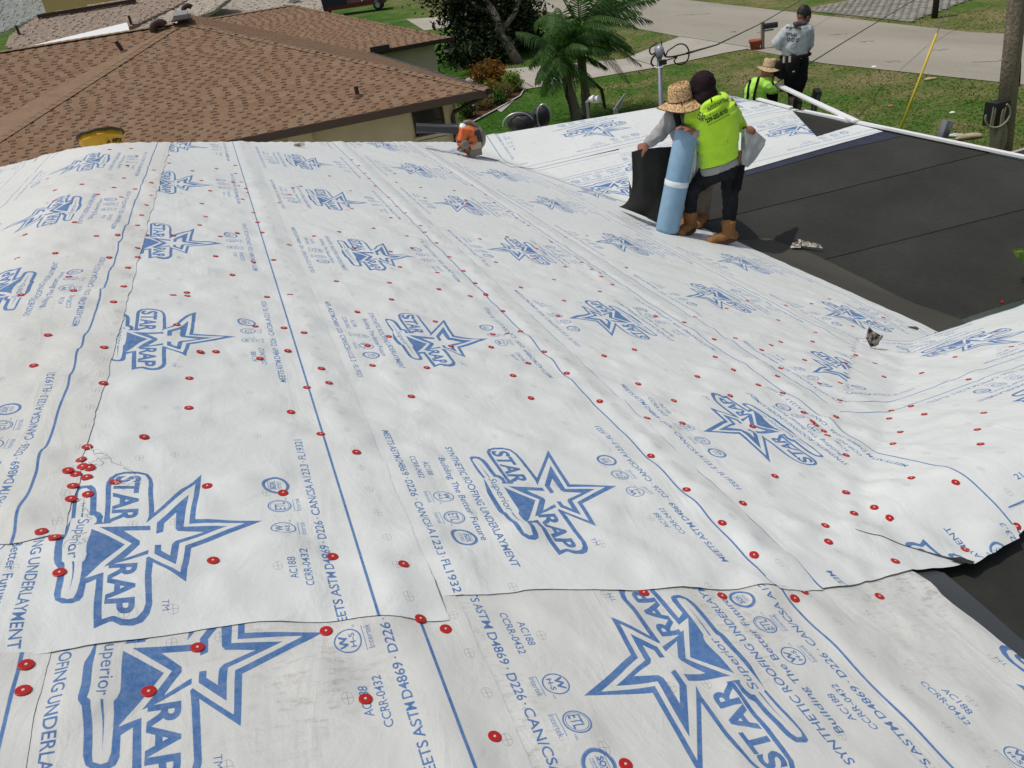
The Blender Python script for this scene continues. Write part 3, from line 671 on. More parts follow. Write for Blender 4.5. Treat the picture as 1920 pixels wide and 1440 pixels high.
gpoly('driveway', P2((1276, 69), (1412, 91), (1360, 100), (1235, 127), (1100, 149), (988, 168), (940, 212), (905, 190), (868, 150), (940, 131), (1170, 112), (1215, 93)), .028, M_conc)
gpoly('far_driveway', P2((762, 37), (880, 28), (890, 44), (796, 58)), .028, M_conc)
# lawn verges over the ends of the street at the far side need no mesh: the ground lies there
# paver driveway across the street: every paver its own raised block near the road
M_pave = noisemat('grey_pavers', [(.3, (.22, .21, .18)), (.7, (.36, .34, .30))], 1.2, sc2=12, amt2=.2, bump=(40, .3, .01))
dv = P2((1503, 19), (1704, 42), (1835, -6), (1905, -70), (1620, -70), (1600, 0))
drv = gpoly('paver_driveway', dv, .024, mat('paver_joint', (.25, .235, .20), .9))
mb = MB(); rr = random.Random(2)
x0, x1 = min(p[0] for p in dv), max(p[0] for p in dv); y0, y1 = min(p[1] for p in dv), max(p[1] for p in dv)
dd = (b-a); dd.z = 0; dd.normalize(); nn_ = Vector((-dd.y, dd.x, 0)); oo = Vector((dv[0][0], dv[0][1], 0))
for i in range(-70, 120):
    for j in range(-90, 140):
        q = oo+dd*((i+(j % 2)*.5)*.42)+nn_*(j*.22)
        if inpoly(q.x, q.y, dv) and inpoly(q.x+.2, q.y+.2, dv):
            h_ = .03+rr.random()*.006; M = Matrix((dd, nn_, Vector((0, 0, 1)))).transposed()
            mb.box((q.x, q.y, gz(q.x, q.y)+h_/2+.02), (.41, .212, h_), M, mi=rr.randrange(3))
pm = [M_pave, noisemat('light_paver', [(.3, (.28, .265, .23)), (.7, (.38, .36, .32))], 1, bump=(40, .3, .01)), noisemat('dark_paver', [(.3, (.21, .20, .17)), (.7, (.29, .28, .25))], 1, bump=(40, .3, .01))]
o = obj('pavers', mb, pm, kind='stuff'); par(o, drv)
gpoly('bounce_yard', [(-24, 5), (9, 5), (8.5, 17), (7.2, 19.2), (-24, 19.2)], .015, noisemat('bounce_soil', [(.3, (.30, .26, .19)), (.7, (.42, .37, .28))], 2, bump=(20, .5, .02)))  # unseen pale ground, added to bounce neutral light onto the neighbour's wall
# joints of the concrete path
mb = MB()
for p, q in [((1020, 127), (1080, 152)), ((1180, 110), (1236, 127)), ((938, 131), (1000, 165)), ((1276, 69), (1412, 91))]:
    A_, B_ = hitg(*p), hitg(*q); A_.z += .03; B_.z += .03; mb.bar(A_, B_, .05, .01)
o = obj('path_joint', mb, mat('joint_dirt', (.10, .09, .075), .9), kind='structure')
# cracks in the street
mb = MB(); rr = random.Random(5)
for (px, py, ln) in [(1660, 118, 30), (1830, 118, 60), (1270, 30, 60), (1370, 61, 14), (1420, 62, 10), (1740, 96, 40), (1560, 66, 30), (1610, 80, 30)]:
    p = hitg(px, py); q = hitg(px+ln, py-ln*.06); pts = []
    for k in range(9):
        t = k/8; v = p*(1-t)+q*t; pts.append(Vector((v.x+rr.uniform(-.12, .12), v.y+rr.uniform(-.12, .12), gz(v.x, v.y)+.022)))
    mb.tube(pts, .011, 4)
obj('road_crack', mb, mat('crack_tar', (.14, .12, .10), .9), kind='structure')
# grass blades
M_blade = leafmat('grass_blade', (.06, .14, .016), .5); M_blade2 = leafmat('dry_blade', (.22, .19, .09), .5)
mb = MB(); rr = random.Random(8); excl = [[(v.x, v.y) for v in st], P2((1276, 69), (1412, 91), (1360, 100), (1235, 127), (1100, 149), (988, 168), (940, 212), (905, 190), (868, 150), (940, 131), (1170, 112), (1215, 93))]
V_ = []; F_ = []; Mi = []
for i in range(26000):
    px, py = rr.uniform(830, 1925), rr.uniform(20, 330)
    p = hitg(px, py)
    if p.y > 60 or any(inpoly(p.x, p.y, e) for e in excl): continue
    h = rr.uniform(.015, .05)*(1+.8*max(0, noise.noise(Vector((p.x*.8, p.y*.8, 0))))); a_ = rr.uniform(0, PI); w_ = rr.uniform(.012, .03)*(1+p.y*.02)
    n = len(V_); lx, ly = rr.uniform(-.05, .05), rr.uniform(-.05, .05)
    V_ += [(p.x-math.cos(a_)*w_, p.y-math.sin(a_)*w_, p.z), (p.x+math.cos(a_)*w_, p.y+math.sin(a_)*w_, p.z), (p.x+lx, p.y+ly, p.z+h)]
    F_.append((n, n+1, n+2)); dry = noise.noise(Vector((p.x*.5, p.y*.5, 3)))+(.25 if p.x > 15 else -.45)
    Mi.append(1 if rr.random() < .5*max(0, dry+.3) else 0)
mb.v = V_; mb.f = F_; mb.m = Mi
obj('grass', mb, [M_blade, M_blade2], kind='stuff', label='short green and dry grass blades on the lawns', cat='grass')
# ------------------------------------------------------------------ our house: walls, fascia, drip edges
M_white = mat('white_metal', (.82, .83, .84), .35, spec=.5); M_fas = mat('pale_green_fascia', (.42, .50, .46), .6, var=.06); M_wallc = mat('our_stucco', (.50, .50, .42), .9, bump=(40, .3, .01))
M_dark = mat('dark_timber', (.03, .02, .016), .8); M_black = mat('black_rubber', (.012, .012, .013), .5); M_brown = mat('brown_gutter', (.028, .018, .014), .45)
mb = MB()
zc = lambda x, y: zC(x, y)
# eave of the low wing: fascia board, sub-fascia and soffit
ya = 3.62
mb.box((6.4, ya+.0, zc(5, ya)-.115), (3.4, .025, .17)); mb.box((6.4, ya+.03, zc(5, ya)-.30), (3.4, .03, .17))
obj('fascia', mb, M_fas, house)
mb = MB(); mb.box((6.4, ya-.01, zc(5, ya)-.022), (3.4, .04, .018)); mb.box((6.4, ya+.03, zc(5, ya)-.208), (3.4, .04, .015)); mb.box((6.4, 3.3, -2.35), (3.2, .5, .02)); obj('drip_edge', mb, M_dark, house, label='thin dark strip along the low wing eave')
mb = MB(); mb.box((5.6, 6.3, (GZ-2.0)/2), (3.6, 5.0, abs(GZ+2.0))); mb.box((1.0, 2.2, (GZ-2.05)/2), (6.0, 12.0, abs(GZ+2.05))); mb.box((5.6, .9, (GZ-1.9)/2), (4.5, 2.6, abs(GZ+1.9)-.1)); obj('wall', mb, M_wallc, house)
def edgebar(name, P, Q, w_, h_, m=M_white, label=None, parent=house):
    mb = MB(); mb.bar(P, Q, w_, h_); return obj(name, mb, m, parent, label=label)
def C3(px, py, dz=.0): x, y = cxy(px, py); return Vector((x, y, zC(x, y)+dz))
edgebar('drip_edge', C3(1421, 190, .03), C3(1483, 207, .03), .06, .018)
edgebar('drip_edge', C3(1507, 213, .03), C3(1990, 315, .03), .055, .022)
mb = MB(); p, q = C3(1370, 180, -.10), C3(1990, 315, -.10); mb.bar(p, q, .03, .2); p2 = C3(905, 256, -.1); mb.bar(p2, p, .03, .2); obj('fascia', mb, M_fas, house)
# second low roof beyond, only its corner shows
mb = MB(); P_ = [hitz(1887, 292, -2.3), hitz(1960, 270, -2.3), hitz(2050, 330, -2.3), hitz(1920, 330, -2.3)]
mb.add([v for v in P_]+[v-Vector((0, 0, .12)) for v in P_], [(0, 1, 2, 3), (0, 4, 5, 1), (1, 5, 6, 2), (3, 2, 6, 7), (0, 3, 7, 4)])
porch = empty('porch_roof', P_[0], 'small black porch roof with a pale edge just past the white drip edge', 'porch roof')
obj('roof', mb, M_memb, porch); mb = MB(); mb.bar(P_[0]+Vector((0, 0, .01)), P_[1]+Vector((0, 0, .01)), .06, .03); obj('drip_edge', mb, M_conc, porch)
mb = MB()
for v in (P_[1], P_[2]): mb.bar(v-Vector((0, 0, .1)), Vector((v.x, v.y, GZ)), .1, .1, up=Vector((0, 1, 0)))
obj('post', mb, M_fas, porch)
# ------------------------------------------------------------------ neighbouring houses
ZE = -1.95
M_sh1 = noisemat('brown_shingle', [(.3, (.20, .12, .075)), (.7, (.262, .165, .107))], 2.0, sc2=30, amt2=.18, bump=(120, .6, .006))
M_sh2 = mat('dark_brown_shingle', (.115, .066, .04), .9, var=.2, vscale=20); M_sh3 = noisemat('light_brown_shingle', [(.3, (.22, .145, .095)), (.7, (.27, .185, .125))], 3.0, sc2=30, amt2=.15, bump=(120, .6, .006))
nh = empty('neighbour_house', (0, 24, GZ), 'neighbouring house with a brown shingled hip roof and cream walls', 'house')
s2 = .36; cx_, cy_, w_h = 6.68, 18.2, 6.1; ax, ay = cx_-w_h, cy_+w_h; az = ZE+s2*w_h; dW = 1.7
SPAN = 16.0
shingle_me = None
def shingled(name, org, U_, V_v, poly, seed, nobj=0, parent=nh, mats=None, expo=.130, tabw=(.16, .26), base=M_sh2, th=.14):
    """laminated shingles on a plane: org + U*a + V*b, poly in (a,b)"""
    U_ = Vector(U_).normalized(); V_v = Vector(V_v).normalized(); Nn = U_.cross(V_v).normalized()
    if Nn.z < 0: Nn = -Nn
    rr = random.Random(seed)
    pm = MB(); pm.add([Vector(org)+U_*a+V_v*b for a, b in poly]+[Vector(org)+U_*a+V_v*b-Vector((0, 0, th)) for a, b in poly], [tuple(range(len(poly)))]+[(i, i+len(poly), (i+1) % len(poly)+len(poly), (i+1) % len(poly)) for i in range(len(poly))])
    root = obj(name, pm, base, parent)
    a0, a1 = min(p[0] for p in poly), max(p[0] for p in poly); b0, b1 = min(p[1] for p in poly), max(p[1] for p in poly)
    mats = mats or [M_sh1, M_sh3]
    tabs = []
    nrow = int((b1-b0)/expo)
    for j in range(nrow):
        b = b0+j*expo; a = a0-rr.uniform(0, .4)
        while a < a1:
            w_ = rr.uniform(*tabw); gp = rr.uniform(.09, .15)
            if inpoly(a+w_*.5, b+expo*.5, poly): tabs.append((a, b, w_, rr.random(), 0))
            if inpoly(a+w_+gp/2, b+expo*.5, poly): tabs.append((a+w_-.03, b, gp+.06, rr.random(), 1))
            a += w_+gp
    mb = MB(); M = Matrix((U_, V_v, Nn)).transposed(); tl = math.atan(.006/expo)
    tabs.sort(key=lambda t: (Vector(org)+U_*t[0]+V_v*t[1]-O).length)
    vis = [t for t in tabs]
    sm = {}
    for k, (a, b, w_, r, up_) in enumerate(tabs):
        hgt = expo*(.46 if up_ else 1.02)
        P = Vector(org)+U_*(a+w_/2)+V_v*(b+expo*(.78 if up_ else .5))+Nn*(.002 if up_ else .004)
        if k < nobj:
            key = (int((w_-.1)/.03), int(r*2), up_)
            if key not in sm:
                q = MB(); q.box((0, 0, 0), (.1+key[0]*.03+.02, hgt, .014)); sm[key] = q.mesh('shingle', mats[key[1] % len(mats)])
            o = bpy.data.objects.new('shingle', sm[key]); COL.objects.link(o); o.matrix_basis = Matrix.Translation(P) @ M.to_4x4(); par(o, root)
        else: mb.box(P, (w_, hgt, .012+.004*r), M, mi=int(r*len(mats)))
    if mb.v:
        o = obj('shingles', mb, mats, None, kind='stuff'); par(o, root)
    return root
sl_ = math.sqrt(1+s2*s2)
L1 = w_h*sl_
# front face: eave from the right corner to the left, hips both sides
FW = 12.2
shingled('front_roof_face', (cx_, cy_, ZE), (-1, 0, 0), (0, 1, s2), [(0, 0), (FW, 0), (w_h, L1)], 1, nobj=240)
# right face seen at a low angle
RF = 15.5
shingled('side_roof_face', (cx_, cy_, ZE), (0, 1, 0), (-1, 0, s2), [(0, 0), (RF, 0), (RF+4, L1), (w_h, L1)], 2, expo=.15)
# left sliver face and the recessed wing behind it
Z_ = lambda h: Vector((0, 0, h))
AP = Vector((ax, ay, az)); HE = Vector((cx_-FW, cy_, ZE)); LE = rayplane(-2, 226, AP, Vector((-.12, -.24, 1))); LE = AP+(LE-AP)*1.25; HE2 = AP+(HE-AP)*1.25
vh = (AP-HE2).normalized(); wv_ = (LE-HE2); wv_ = (wv_-vh*wv_.dot(vh)); Lh = (AP-HE2).length; lw = (LE-HE2).dot(vh)
mb = MB(); LE_ = LE+Vector((0, 0, .04)); HE_ = HE2+Vector((0, 0, .015)); AP_ = AP+Vector((0, 0, .03)); mb.add([HE_, AP_, LE_, HE_-Z_(.1), AP_-Z_(.1), LE_-Z_(.1)], [(0, 1, 2), (0, 3, 4, 1), (1, 4, 5, 2), (2, 5, 3, 0)]); obj('left_roof_face', mb, M_sh3, nh)
sv = (AP-LE); sv.x = 0; Ls = sv.length; dx_ = AP.x-LE.x
shingled('rear_roof_face', LE, (-1, 0, 0), sv, [(0, 0), (-dx_, Ls), (16, Ls), (16, 0)], 4, th=.03)
def caps(P, Q, up, wd=.30, n=None, seed=1):
    P = Vector(P); Q = Vector(Q); d = Q-P; L_ = d.length; n = n or int(L_/.2); d.normalize(); x = d.cross(Vector((0, 0, 1))).normalized(); z = x.cross(d)
    mb = MB(); rr = random.Random(seed); Mx = Matrix((x, d, z)).transposed()
    for i in range(n):
        c = P+d*((i+.5)*L_/n); rot = Mx @ Matrix.Rotation(-.04, 3, 'X')
        for sd in (-1, 1):
            mb.box(c+x*sd*wd*.24-z*.018, (wd*.5, .24, .004), rot @ Matrix.Rotation(sd*.20, 3, 'Y'), mi=0)
    return obj('ridge_cap', mb, [M_sh3], nh)
caps((cx_, cy_, ZE+.02), (ax, ay, az+.02), 0); caps(HE2+Vector((0, 0, .02)), (ax, ay, az+.02), 0, wd=.34)
caps((ax, ay, az+.02), (ax, ay+11, az+.02), 0); caps((ax-.2, ay, az+.02), (ax-15, ay, az+.02), 0)
# wing further back
c2 = (10.05, 32.4); w2 = 5.2; L2_ = w2*sl_
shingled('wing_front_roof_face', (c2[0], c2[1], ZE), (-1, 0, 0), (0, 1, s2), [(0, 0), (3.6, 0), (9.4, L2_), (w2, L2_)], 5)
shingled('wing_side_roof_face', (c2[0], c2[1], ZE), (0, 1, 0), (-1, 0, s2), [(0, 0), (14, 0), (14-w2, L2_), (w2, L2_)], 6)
caps((c2[0], c2[1], ZE+.02), (c2[0]-w2, c2[1]+w2, ZE+s2*w2+.02), 0)
caps((c2[0]-w2, c2[1]+w2, ZE+s2*w2+.02), (c2[0]-9.5, c2[1]+w2, ZE+s2*w2+.02), 0)
# walls
M_cream = mat('cream_stucco', (.66, .61, .43), .95, spec=.2, bump=(35, .4, .01), var=.05, vscale=2)
mb = MB(); zt = ZE-.12
mb.box(((cx_-FW+cx_)/2-.0, cy_+.77+7, (GZ+zt)/2-.2), (FW-1.2, 14, zt-GZ+.4-.1)); mb.box((c2[0]-4.6, c2[1]+6, (GZ+zt)/2), (8, 11, zt-GZ-.05)); mb.box((-13, 26, (GZ+zt)/2), (16, 10, zt-GZ)); mb.box((cx_-2.3, 27.5, (GZ+zt)/2), (3.4, 13, zt-GZ))
wall = obj('wall', mb, M_cream, nh)
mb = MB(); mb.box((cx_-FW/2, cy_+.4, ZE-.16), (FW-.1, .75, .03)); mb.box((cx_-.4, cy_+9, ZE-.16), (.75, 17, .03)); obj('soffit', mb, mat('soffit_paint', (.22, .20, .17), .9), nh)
mb = MB(); mb.bar((cx_-FW, cy_-.012, ZE-.085), (cx_, cy_-.012, ZE-.085), .03, .17); mb.bar((cx_+.012, cy_, ZE-.085), (cx_+.012, cy_+RF, ZE-.085), .03, .17); obj('fascia', mb, mat('brown_fascia', (.10, .07, .055), .7), nh)
mb = MB(); mb.bar((cx_+.07, cy_-.03, ZE-.05), (cx_+.07, cy_+14.2, ZE-.05), .11, .11); mb.bar((c2[0]+.07, c2[1]-.05, ZE-.05), (c2[0]+.07, c2[1]+13, ZE-.05), .11, .11); mb.bar((c2[0]-3.2, c2[1]-.07, ZE-.05), (c2[0]+.1, c2[1]-.07, ZE-.05), .11, .13); mb.box((c2[0]-2.9, c2[1]-.15, ZE+.06), (.75, .1, .22)); obj('gutter', mb, M_brown, nh)
# pale brackets across the gutter
mb = MB()
for i in range(14): mb.box((cx_+.07, cy_+.6+i, ZE+.012), (.12, .03, .012))
obj('gutter_strap', mb, M_conc, nh)
# window, sill
wy = cy_+.77
A_, B_ = hity(772, 206, wy), hity(826, 196, wy); C_ = hity(783, 252, wy)
M_glass = mat('dark_window_glass', (.012, .016, .018), .08, spec=.8)
mb = MB(); mb.box(((A_.x+B_.x)/2, wy-.005, (A_.z+C_.z)/2-.01), (B_.x-A_.x, .02, A_.z-C_.z)); win = obj('window', mb, M_glass, nh)
mb = MB(); zc_ = (A_.z+C_.z)/2-.01; hw = (B_.x-A_.x)/2; hh = (A_.z-C_.z)/2; xc = (A_.x+B_.x)/2
for dx, dz, sx_, sz_ in ((-hw, 0, .05, 2*hh+.05), (hw, 0, .05, 2*hh+.05), (0, hh, 2*hw, .05), (0, -hh, 2*hw, .05), (0, -.05, 2*hw, .035)): mb.box((xc+dx, wy-.03, zc_+dz), (sx_, .04, sz_))
obj('frame', mb, M_brown, win)
mb = MB(); mb.box((xc, wy-.05, zc_-hh-.08), (2*hw+.14, .1, .07)); mb.box((xc+.02, wy-.035, zc_-hh-.19), (2*hw-.02, .06, .09)); obj('sill', mb, M_cream, win)
mb = MB(); zq = ZE-.13; xx = cx_-.72
mb.tube([(cx_+.02, cy_-.02, zq+.05), (cx_-.1, cy_+.1, zq-.05), (xx+.05, wy-.12, zq-.33), (xx, wy-.08, zq-.45), (xx, wy-.08, GZ+.05)], [.05, .05, .05, .05, .05], 6); obj('downpipe', mb, M_brown, nh)
mb = MB(); mb.bar((cx_-.62, wy-.02, GZ), (cx_-.62, wy-.02, zt), .05, .03, up=Vector((0, 1, 0))); obj('corner_trim', mb, M_conc, nh)
# wall sign post of eave near the corner at the left (shaded pier)
mb = MB(); p = hity(560, 255, wy); mb.box((p.x, wy-.12, (GZ+zt)/2), (.55, .24, zt-GZ-.05)); obj('pier', mb, M_cream, nh)
# things on the neighbour's roof
M_pipe = mat('brown_pipe', (.05, .022, .018), .6)
def onroof_front(px, py):
    n = Vector((0, -s2, 1)); return rayplane(px, py, Vector((cx_, cy_, ZE)), n)
def rn(px, py, n, P0): return rayplane(px, py, Vector(P0), Vector(n))
def pipe(P, h, label, r=.05, lean=0):
    t = empty('vent_pipe', P, label, 'vent pipe', 'vent pipes on the neighbouring roof')
    mb = MB(); mb.tube([P-Vector((0, 0, .1)), P+Vector((lean, 0, h))], r, 10); obj('pipe', mb, M_pipe, t); mb = MB(); mb.lathe([(.13, -.03), (.09, .03), (r+.005, .05)], P, 12); obj('flashing', mb, M_sh2, t)
pipe(onroof_front(671, 181), .22, 'short brown vent pipe standing alone on the front face of the brown roof')
pipe(rn(234, 97, (0, -sv.z/sv.y, 1), AP), .26, 'leaning brown vent pipe by the left hip of the brown roof', lean=-.12)
def gooseneck(P, label, sc=1):
    t = empty('roof_vent', P, label, 'roof vent', 'hooded roof vents on the neighbouring ridge')
    mb = MB(); pts = [P+Vector((0, 0, -.05)), P+Vector((0, 0, .12*sc))]+[P+Vector((.13*sc*(1-math.cos(a_)), 0, .12*sc+.13*sc*math.sin(a_))) for a_ in np.linspace(0.3, 2.6, 8)]
    mb.tube(pts, .075*sc, 10); obj('hood', mb, M_pipe, t); mb = MB(); mb.box(P+Vector((0, 0, -.01)), (.34*sc, .34*sc, .02)); obj('flange', mb, M_sh2, t)
gooseneck(Vector((ax-.75, ay-.25, az-.25)), 'large hooded vent left of the roof peak', 1.35)
gooseneck(Vector((ax+.05, ay+8.0, az-.0)), 'small hooded vent on the ridge behind the grey ridge vent', 1.2)
P = Vector((ax+.0, ay+.6, az+.10)); t = empty('ridge_vent', P, 'grey metal ridge vent box at the very peak of the brown roof', 'roof vent')
mb = MB(); mb.bar(P-Vector((0, .9, -.02)), P+Vector((0, 4.6, .05)), .36, .12); obj('cover', mb, mat('galvanised', (.32, .30, .30), .45, metal=.5), t)
mb = MB(); mb.bar(P-Vector((0, .92, .04)), P+Vector((0, 4.62, -.02)), .52, .03); obj('base', mb, M_pipe, t)
# ------------------------------------------------------------------ houses further left
M_beige = noisemat('beige_shingle', [(.35, (.23, .175, .14)), (.65, (.36, .29, .24))], 3, det=6, sc2=9, amt2=.3, bump=(25, .8, .03), stretch=(1, 2.5, 2.5, .1))
M_beige2 = noisemat('pale_shingle', [(.35, (.30, .265, .22)), (.65, (.46, .41, .35))], 3, det=6, sc2=9, amt2=.25, bump=(25, .8, .03), stretch=(1, 3, 3, 0))
M_greyr = noisemat('grey_green_shingle', [(.35, (.20, .22, .21)), (.65, (.30, .32, .305))], 2, det=7, sc2=8, amt2=.2, bump=(25, .8, .03))
def tiltface(name, pts, P0, n, m, parent, th=.15):
    P0 = Vector(P0); n = Vector(n); Q = [rayplane(px, py, P0, n) for px, py in pts]
    mb = MB(); k_ = len(Q); mb.add(Q+[q-Vector((0, 0, th)) for q in Q], [tuple(range(k_)), tuple(reversed(range(k_, 2*k_)))]+[(i, i+k_, (i+1) % k_+k_, (i+1) % k_) for i in range(k_)])
    o = obj(name, mb, m, parent); return o, Q
bh = empty('beige_house', (-8, 48, GZ), 'house with a pinkish beige shingle roof behind the brown roof', 'house')
def courses(name, pts, P0, n, m, parent, step=.42, up=(0, 1), th=.05):
    """raised shingle courses that give a far roof its stepped lines"""
    P0 = Vector(P0); n = Vector(n).normalized(); Q = [rayplane(px, py, P0, n) for px, py in pts]
    vz = Vector((0, 0, 1)); upv = (vz-n*n.dot(vz)).normalized(); al = upv.cross(n).normalized()
    loc = [((q-P0).dot(al), (q-P0).dot(upv)) for q in Q]; b0, b1 = min(p[1] for p in loc), max(p[1] for p in loc)
    mb = MB(); b = b0+step*.5; rr = random.Random(int(b0*10))
    while b < b1:
        xs = []
        for i in range(len(loc)):
            (xa, ya), (xb, yb) = loc[i], loc[(i+1) % len(loc)]
            if (ya > b) != (yb > b): xs.append(xa+(b-ya)/(yb-ya)*(xb-xa))
        xs.sort()
        for x_a, x_b in zip(xs[::2], xs[1::2]):
            x = x_a
            while x < x_b-.1:
                w_ = min(rr.uniform(.25, .6), x_b-x); c = P0+al*(x+w_/2)+upv*b+n*.012
                mb.box(c, (w_-.01, step*.98, .03+rr.random()*.012), Matrix((al, upv, n)).transposed(), mi=0); x += w_+(.12 if rr.random() < .5 else 0)
        b += step
    if mb.v: o = obj('shingles', mb, m, None, kind='stuff'); par(o, parent)
def hroof(nm, pts, P0, n, m, parent, step=.24):
    o, Q = tiltface(nm, pts, P0, n, m, parent); courses('shingles', pts, P0, n, m, o, step); return Q
hroof('roof_face', [(18, 68), (72, 30), (290, -14), (420, -40), (330, 12), (238, 53), (48, 96), (10, 88)], (0, 47, -.6), (0, -.33, 1), M_beige, bh)
hroof('roof_face', [(238, 61), (330, 10), (350, -10), (440, -10), (400, 20), (355, 38), (300, 56)], (0, 46.5, -.75), (-.06, -.30, 1), M_beige2, bh)
hroof('roof_face', [(345, 25), (360, -8), (540, -30), (600, -5), (607, 22), (480, 26), (400, 26)], (3, 48.5, -.7), (.05, -.26, 1), M_beige2, bh)
o_, Q = tiltface('white_soffit_panel', [(48, 88), (238, 42), (243, 58), (54, 101)], (0, 46.3, -.45), (0, -.5, 1), M_white, bh)
mb = MB(); mb.bar(rayplane(50, 102, Vector((0, 46, -.6)), Vector((0, -.5, 1))), rayplane(242, 61, Vector((0, 46, -.6)), Vector((0, -.5, 1))), .12, .12); obj('gutter', mb, M_brown, bh)
mb = MB(); mb.bar(rayplane(70, 31, Vector((0, 47, -.45)), Vector((0, -.33, 1))), rayplane(255, 1, Vector((0, 47, -.45)), Vector((0, -.33, 1))), .14, .18); obj('ridge_cap', mb, M_pipe, bh)
mb = MB(); mb.box((-8, 56, -2.6), (30, 12, 3.4)); obj('wall', mb, M_cream, bh)
pipe2 = lambda px, py, lab: pipe(rayplane(px, py, Vector((0, 47, -.6)), Vector((0, -.33, 1))), .45, lab, r=.07)
pipe2(37, 66, 'brown vent pipe low on the pinkish beige roof at the left'); pipe2(247, 47, 'brown vent pipe by the white panel of the beige roof')
gh = empty('grey_house', (-25, 62, GZ), 'house with a grey green roof in the top left corner', 'house')
hroof('roof_face', [(-20, 64), (15, 56), (75, 28), (118, 20), (146, -2), (160, -40), (-30, -40), (-30, 5)], (-10, 58, .2), (0, -.33, 1), M_greyr, gh, .35)
mb = MB(); q1, q2 = rayplane(118, 22, Vector((0, 60, 0)), Vector((0, 1, 0))), rayplane(300, -6, Vector((0, 60, 0)), Vector((0, 1, 0)))
mb.box(((q1.x+q2.x)/2+2, 63, 1.5), (q2.x-q1.x+6, 5, 8)); obj('wall', mb, mat('ochre_wall', (.33, .27, .12), .95), gh)
# coiled cable and vent cap on the pale roof
pr = rayplane(413, 6, Vector((3, 48.5, -.7)), Vector((.05, -.26, 1)))
mb = MB(); mb.tube([pr+Vector((.32*math.cos(a_), -.1, .35+.32*math.sin(a_))) for a_ in np.linspace(0, 6.8, 24)], .035, 6); mb.tube([pr+Vector((0, 0, -.2)), pr+Vector((0, 0, .25))], .05, 8)
tag(obj('cable_coil', mb, M_black), 'black cable coil on the pale roof behind the brown ridge', 'cable')
pr = rayplane(550, 4, Vector((3, 48.5, -.7)), Vector((.05, -.26, 1)))
t = empty('turbine_vent', pr, 'silver turbine vent on the far end of the pale roof', 'roof vent')
mb = MB(); mb.lathe([(.15, -.2), (.15, .1)], pr, 12); obj('collar', mb, M_white, t); mb = MB(); mb.lathe([(.2, .1), (.3, .25), (.28, .4), (.15, .5), (0, .53)], pr, 14); obj('head', mb, mat('bright_metal', (.6, .62, .65), .3, metal=.9), t)
# ------------------------------------------------------------------ people
HN = Vector((Fv.x, Fv.y, 0)).normalized()
def jp(px, py, P, d=0): return rayplane(px, py, P+HN*d, HN)
def limb(mb, pts, rs, n=12, mi=0):
    """tapered limb with rounded ends through the joints"""
    P = []; Rr = []
    pts = [Vector(p) for p in pts]
    for i in range(len(pts)-1):
        k = 5
        for j in range(k if i < len(pts)-2 else k+1):
            t = j/k; P.append(pts[i].lerp(pts[i+1], t)); Rr.append(rs[i]+(rs[i+1]-rs[i])*(t*t*(3-2*t)))
    d0 = (P[0]-P[1]).normalized(); d1 = (P[-1]-P[-2]).normalized()
    a = [P[0]+d0*Rr[0]*q for q in (.95, .6)]; b = [P[-1]+d1*Rr[-1]*q for q in (.6, .95)]
    mb.tube(a+P+b, [Rr[0]*.3, Rr[0]*.8]+Rr+[Rr[-1]*.8, Rr[-1]*.3], n, mi)
def ell(mb, c, X, Y, Z, n=14, mi=0):
    c = Vector(c); vs_ = []; m = 9
    for i in range(m+1):
        th = PI*i/m
        for k in range(n):
            f = 2*PI*k/n; vs_.append(c+Vector(X)*math.sin(th)*math.cos(f)+Vector(Y)*math.sin(th)*math.sin(f)+Vector(Z)*math.cos(th))
    mb.add(vs_, [(i*n+k, i*n+(k+1) % n, (i+1)*n+(k+1) % n, (i+1)*n+k) for i in range(m) for k in range(n)], mi)
def loft(mb, secs, n=20):
    """secs: (centre, lateral half vector, depth half vector)"""
    vs_ = []
    for c, X, Y in secs:
        for k in range(n):
            f = 2*PI*k/n; cc, ss = math.cos(f), math.sin(f)
            e = .8; vs_.append(Vector(c)+Vector(X)*math.copysign(abs(cc)**e, cc)+Vector(Y)*math.copysign(abs(ss)**e, ss))
    m = len(secs)
    mb.add(vs_, [(i*n+k, i*n+(k+1) % n, (i+1)*n+(k+1) % n, (i+1)*n+k) for i in range(m-1) for k in range(n)]+[tuple(reversed(range(n))), tuple((m-1)*n+k for k in range(n))])
def fuse(name, mb, m, parent, vox=.010, folds=0, fs=18, label=None, smooth_it=3, fdir=None, seed=0):
    """one continuous surface grown over the rough volumes, with cloth folds"""
    me = mb.mesh(name, m); o = bpy.data.objects.new(name, me); COL.objects.link(o)
    bm = bmesh.new(); bm.from_mesh(me); bmesh.ops.recalc_face_normals(bm, faces=bm.faces); bm.to_mesh(me); bm.free()
    r = o.modifiers.new('r', 'REMESH'); r.mode = 'VOXEL'; r.voxel_size = vox
    s_ = o.modifiers.new('s', 'SMOOTH'); s_.iterations = smooth_it; s_.factor = .6
    dg = bpy.context.evaluated_depsgraph_get(); ev = o.evaluated_get(dg); m2 = bpy.data.meshes.new_from_object(ev)
    o.modifiers.clear(); o.data = m2; m2.name = name
    if not m2.materials: m2.materials.append(m)
    if folds:
        for v in m2.vertices:
            c = v.co; q = c*fs
            if fdir is not None: q = Vector((c.dot(fdir[0])*fs*.30, c.dot(fdir[1])*fs*1.25, c.z*fs*.3+seed))
            f = 1-abs(noise.noise(q))*2.6
            g = noise.noise(c*fs*.45+Vector((seed, 0, 0)))
            v.co += v.normal*(folds*(max(f, -.5)*.7+g*.9))
    m2.polygons.foreach_set('use_smooth', [True]*len(m2.polygons)); m2.update()
    if parent is not None: par(o, parent)
    if label: o['label'] = label
    return o
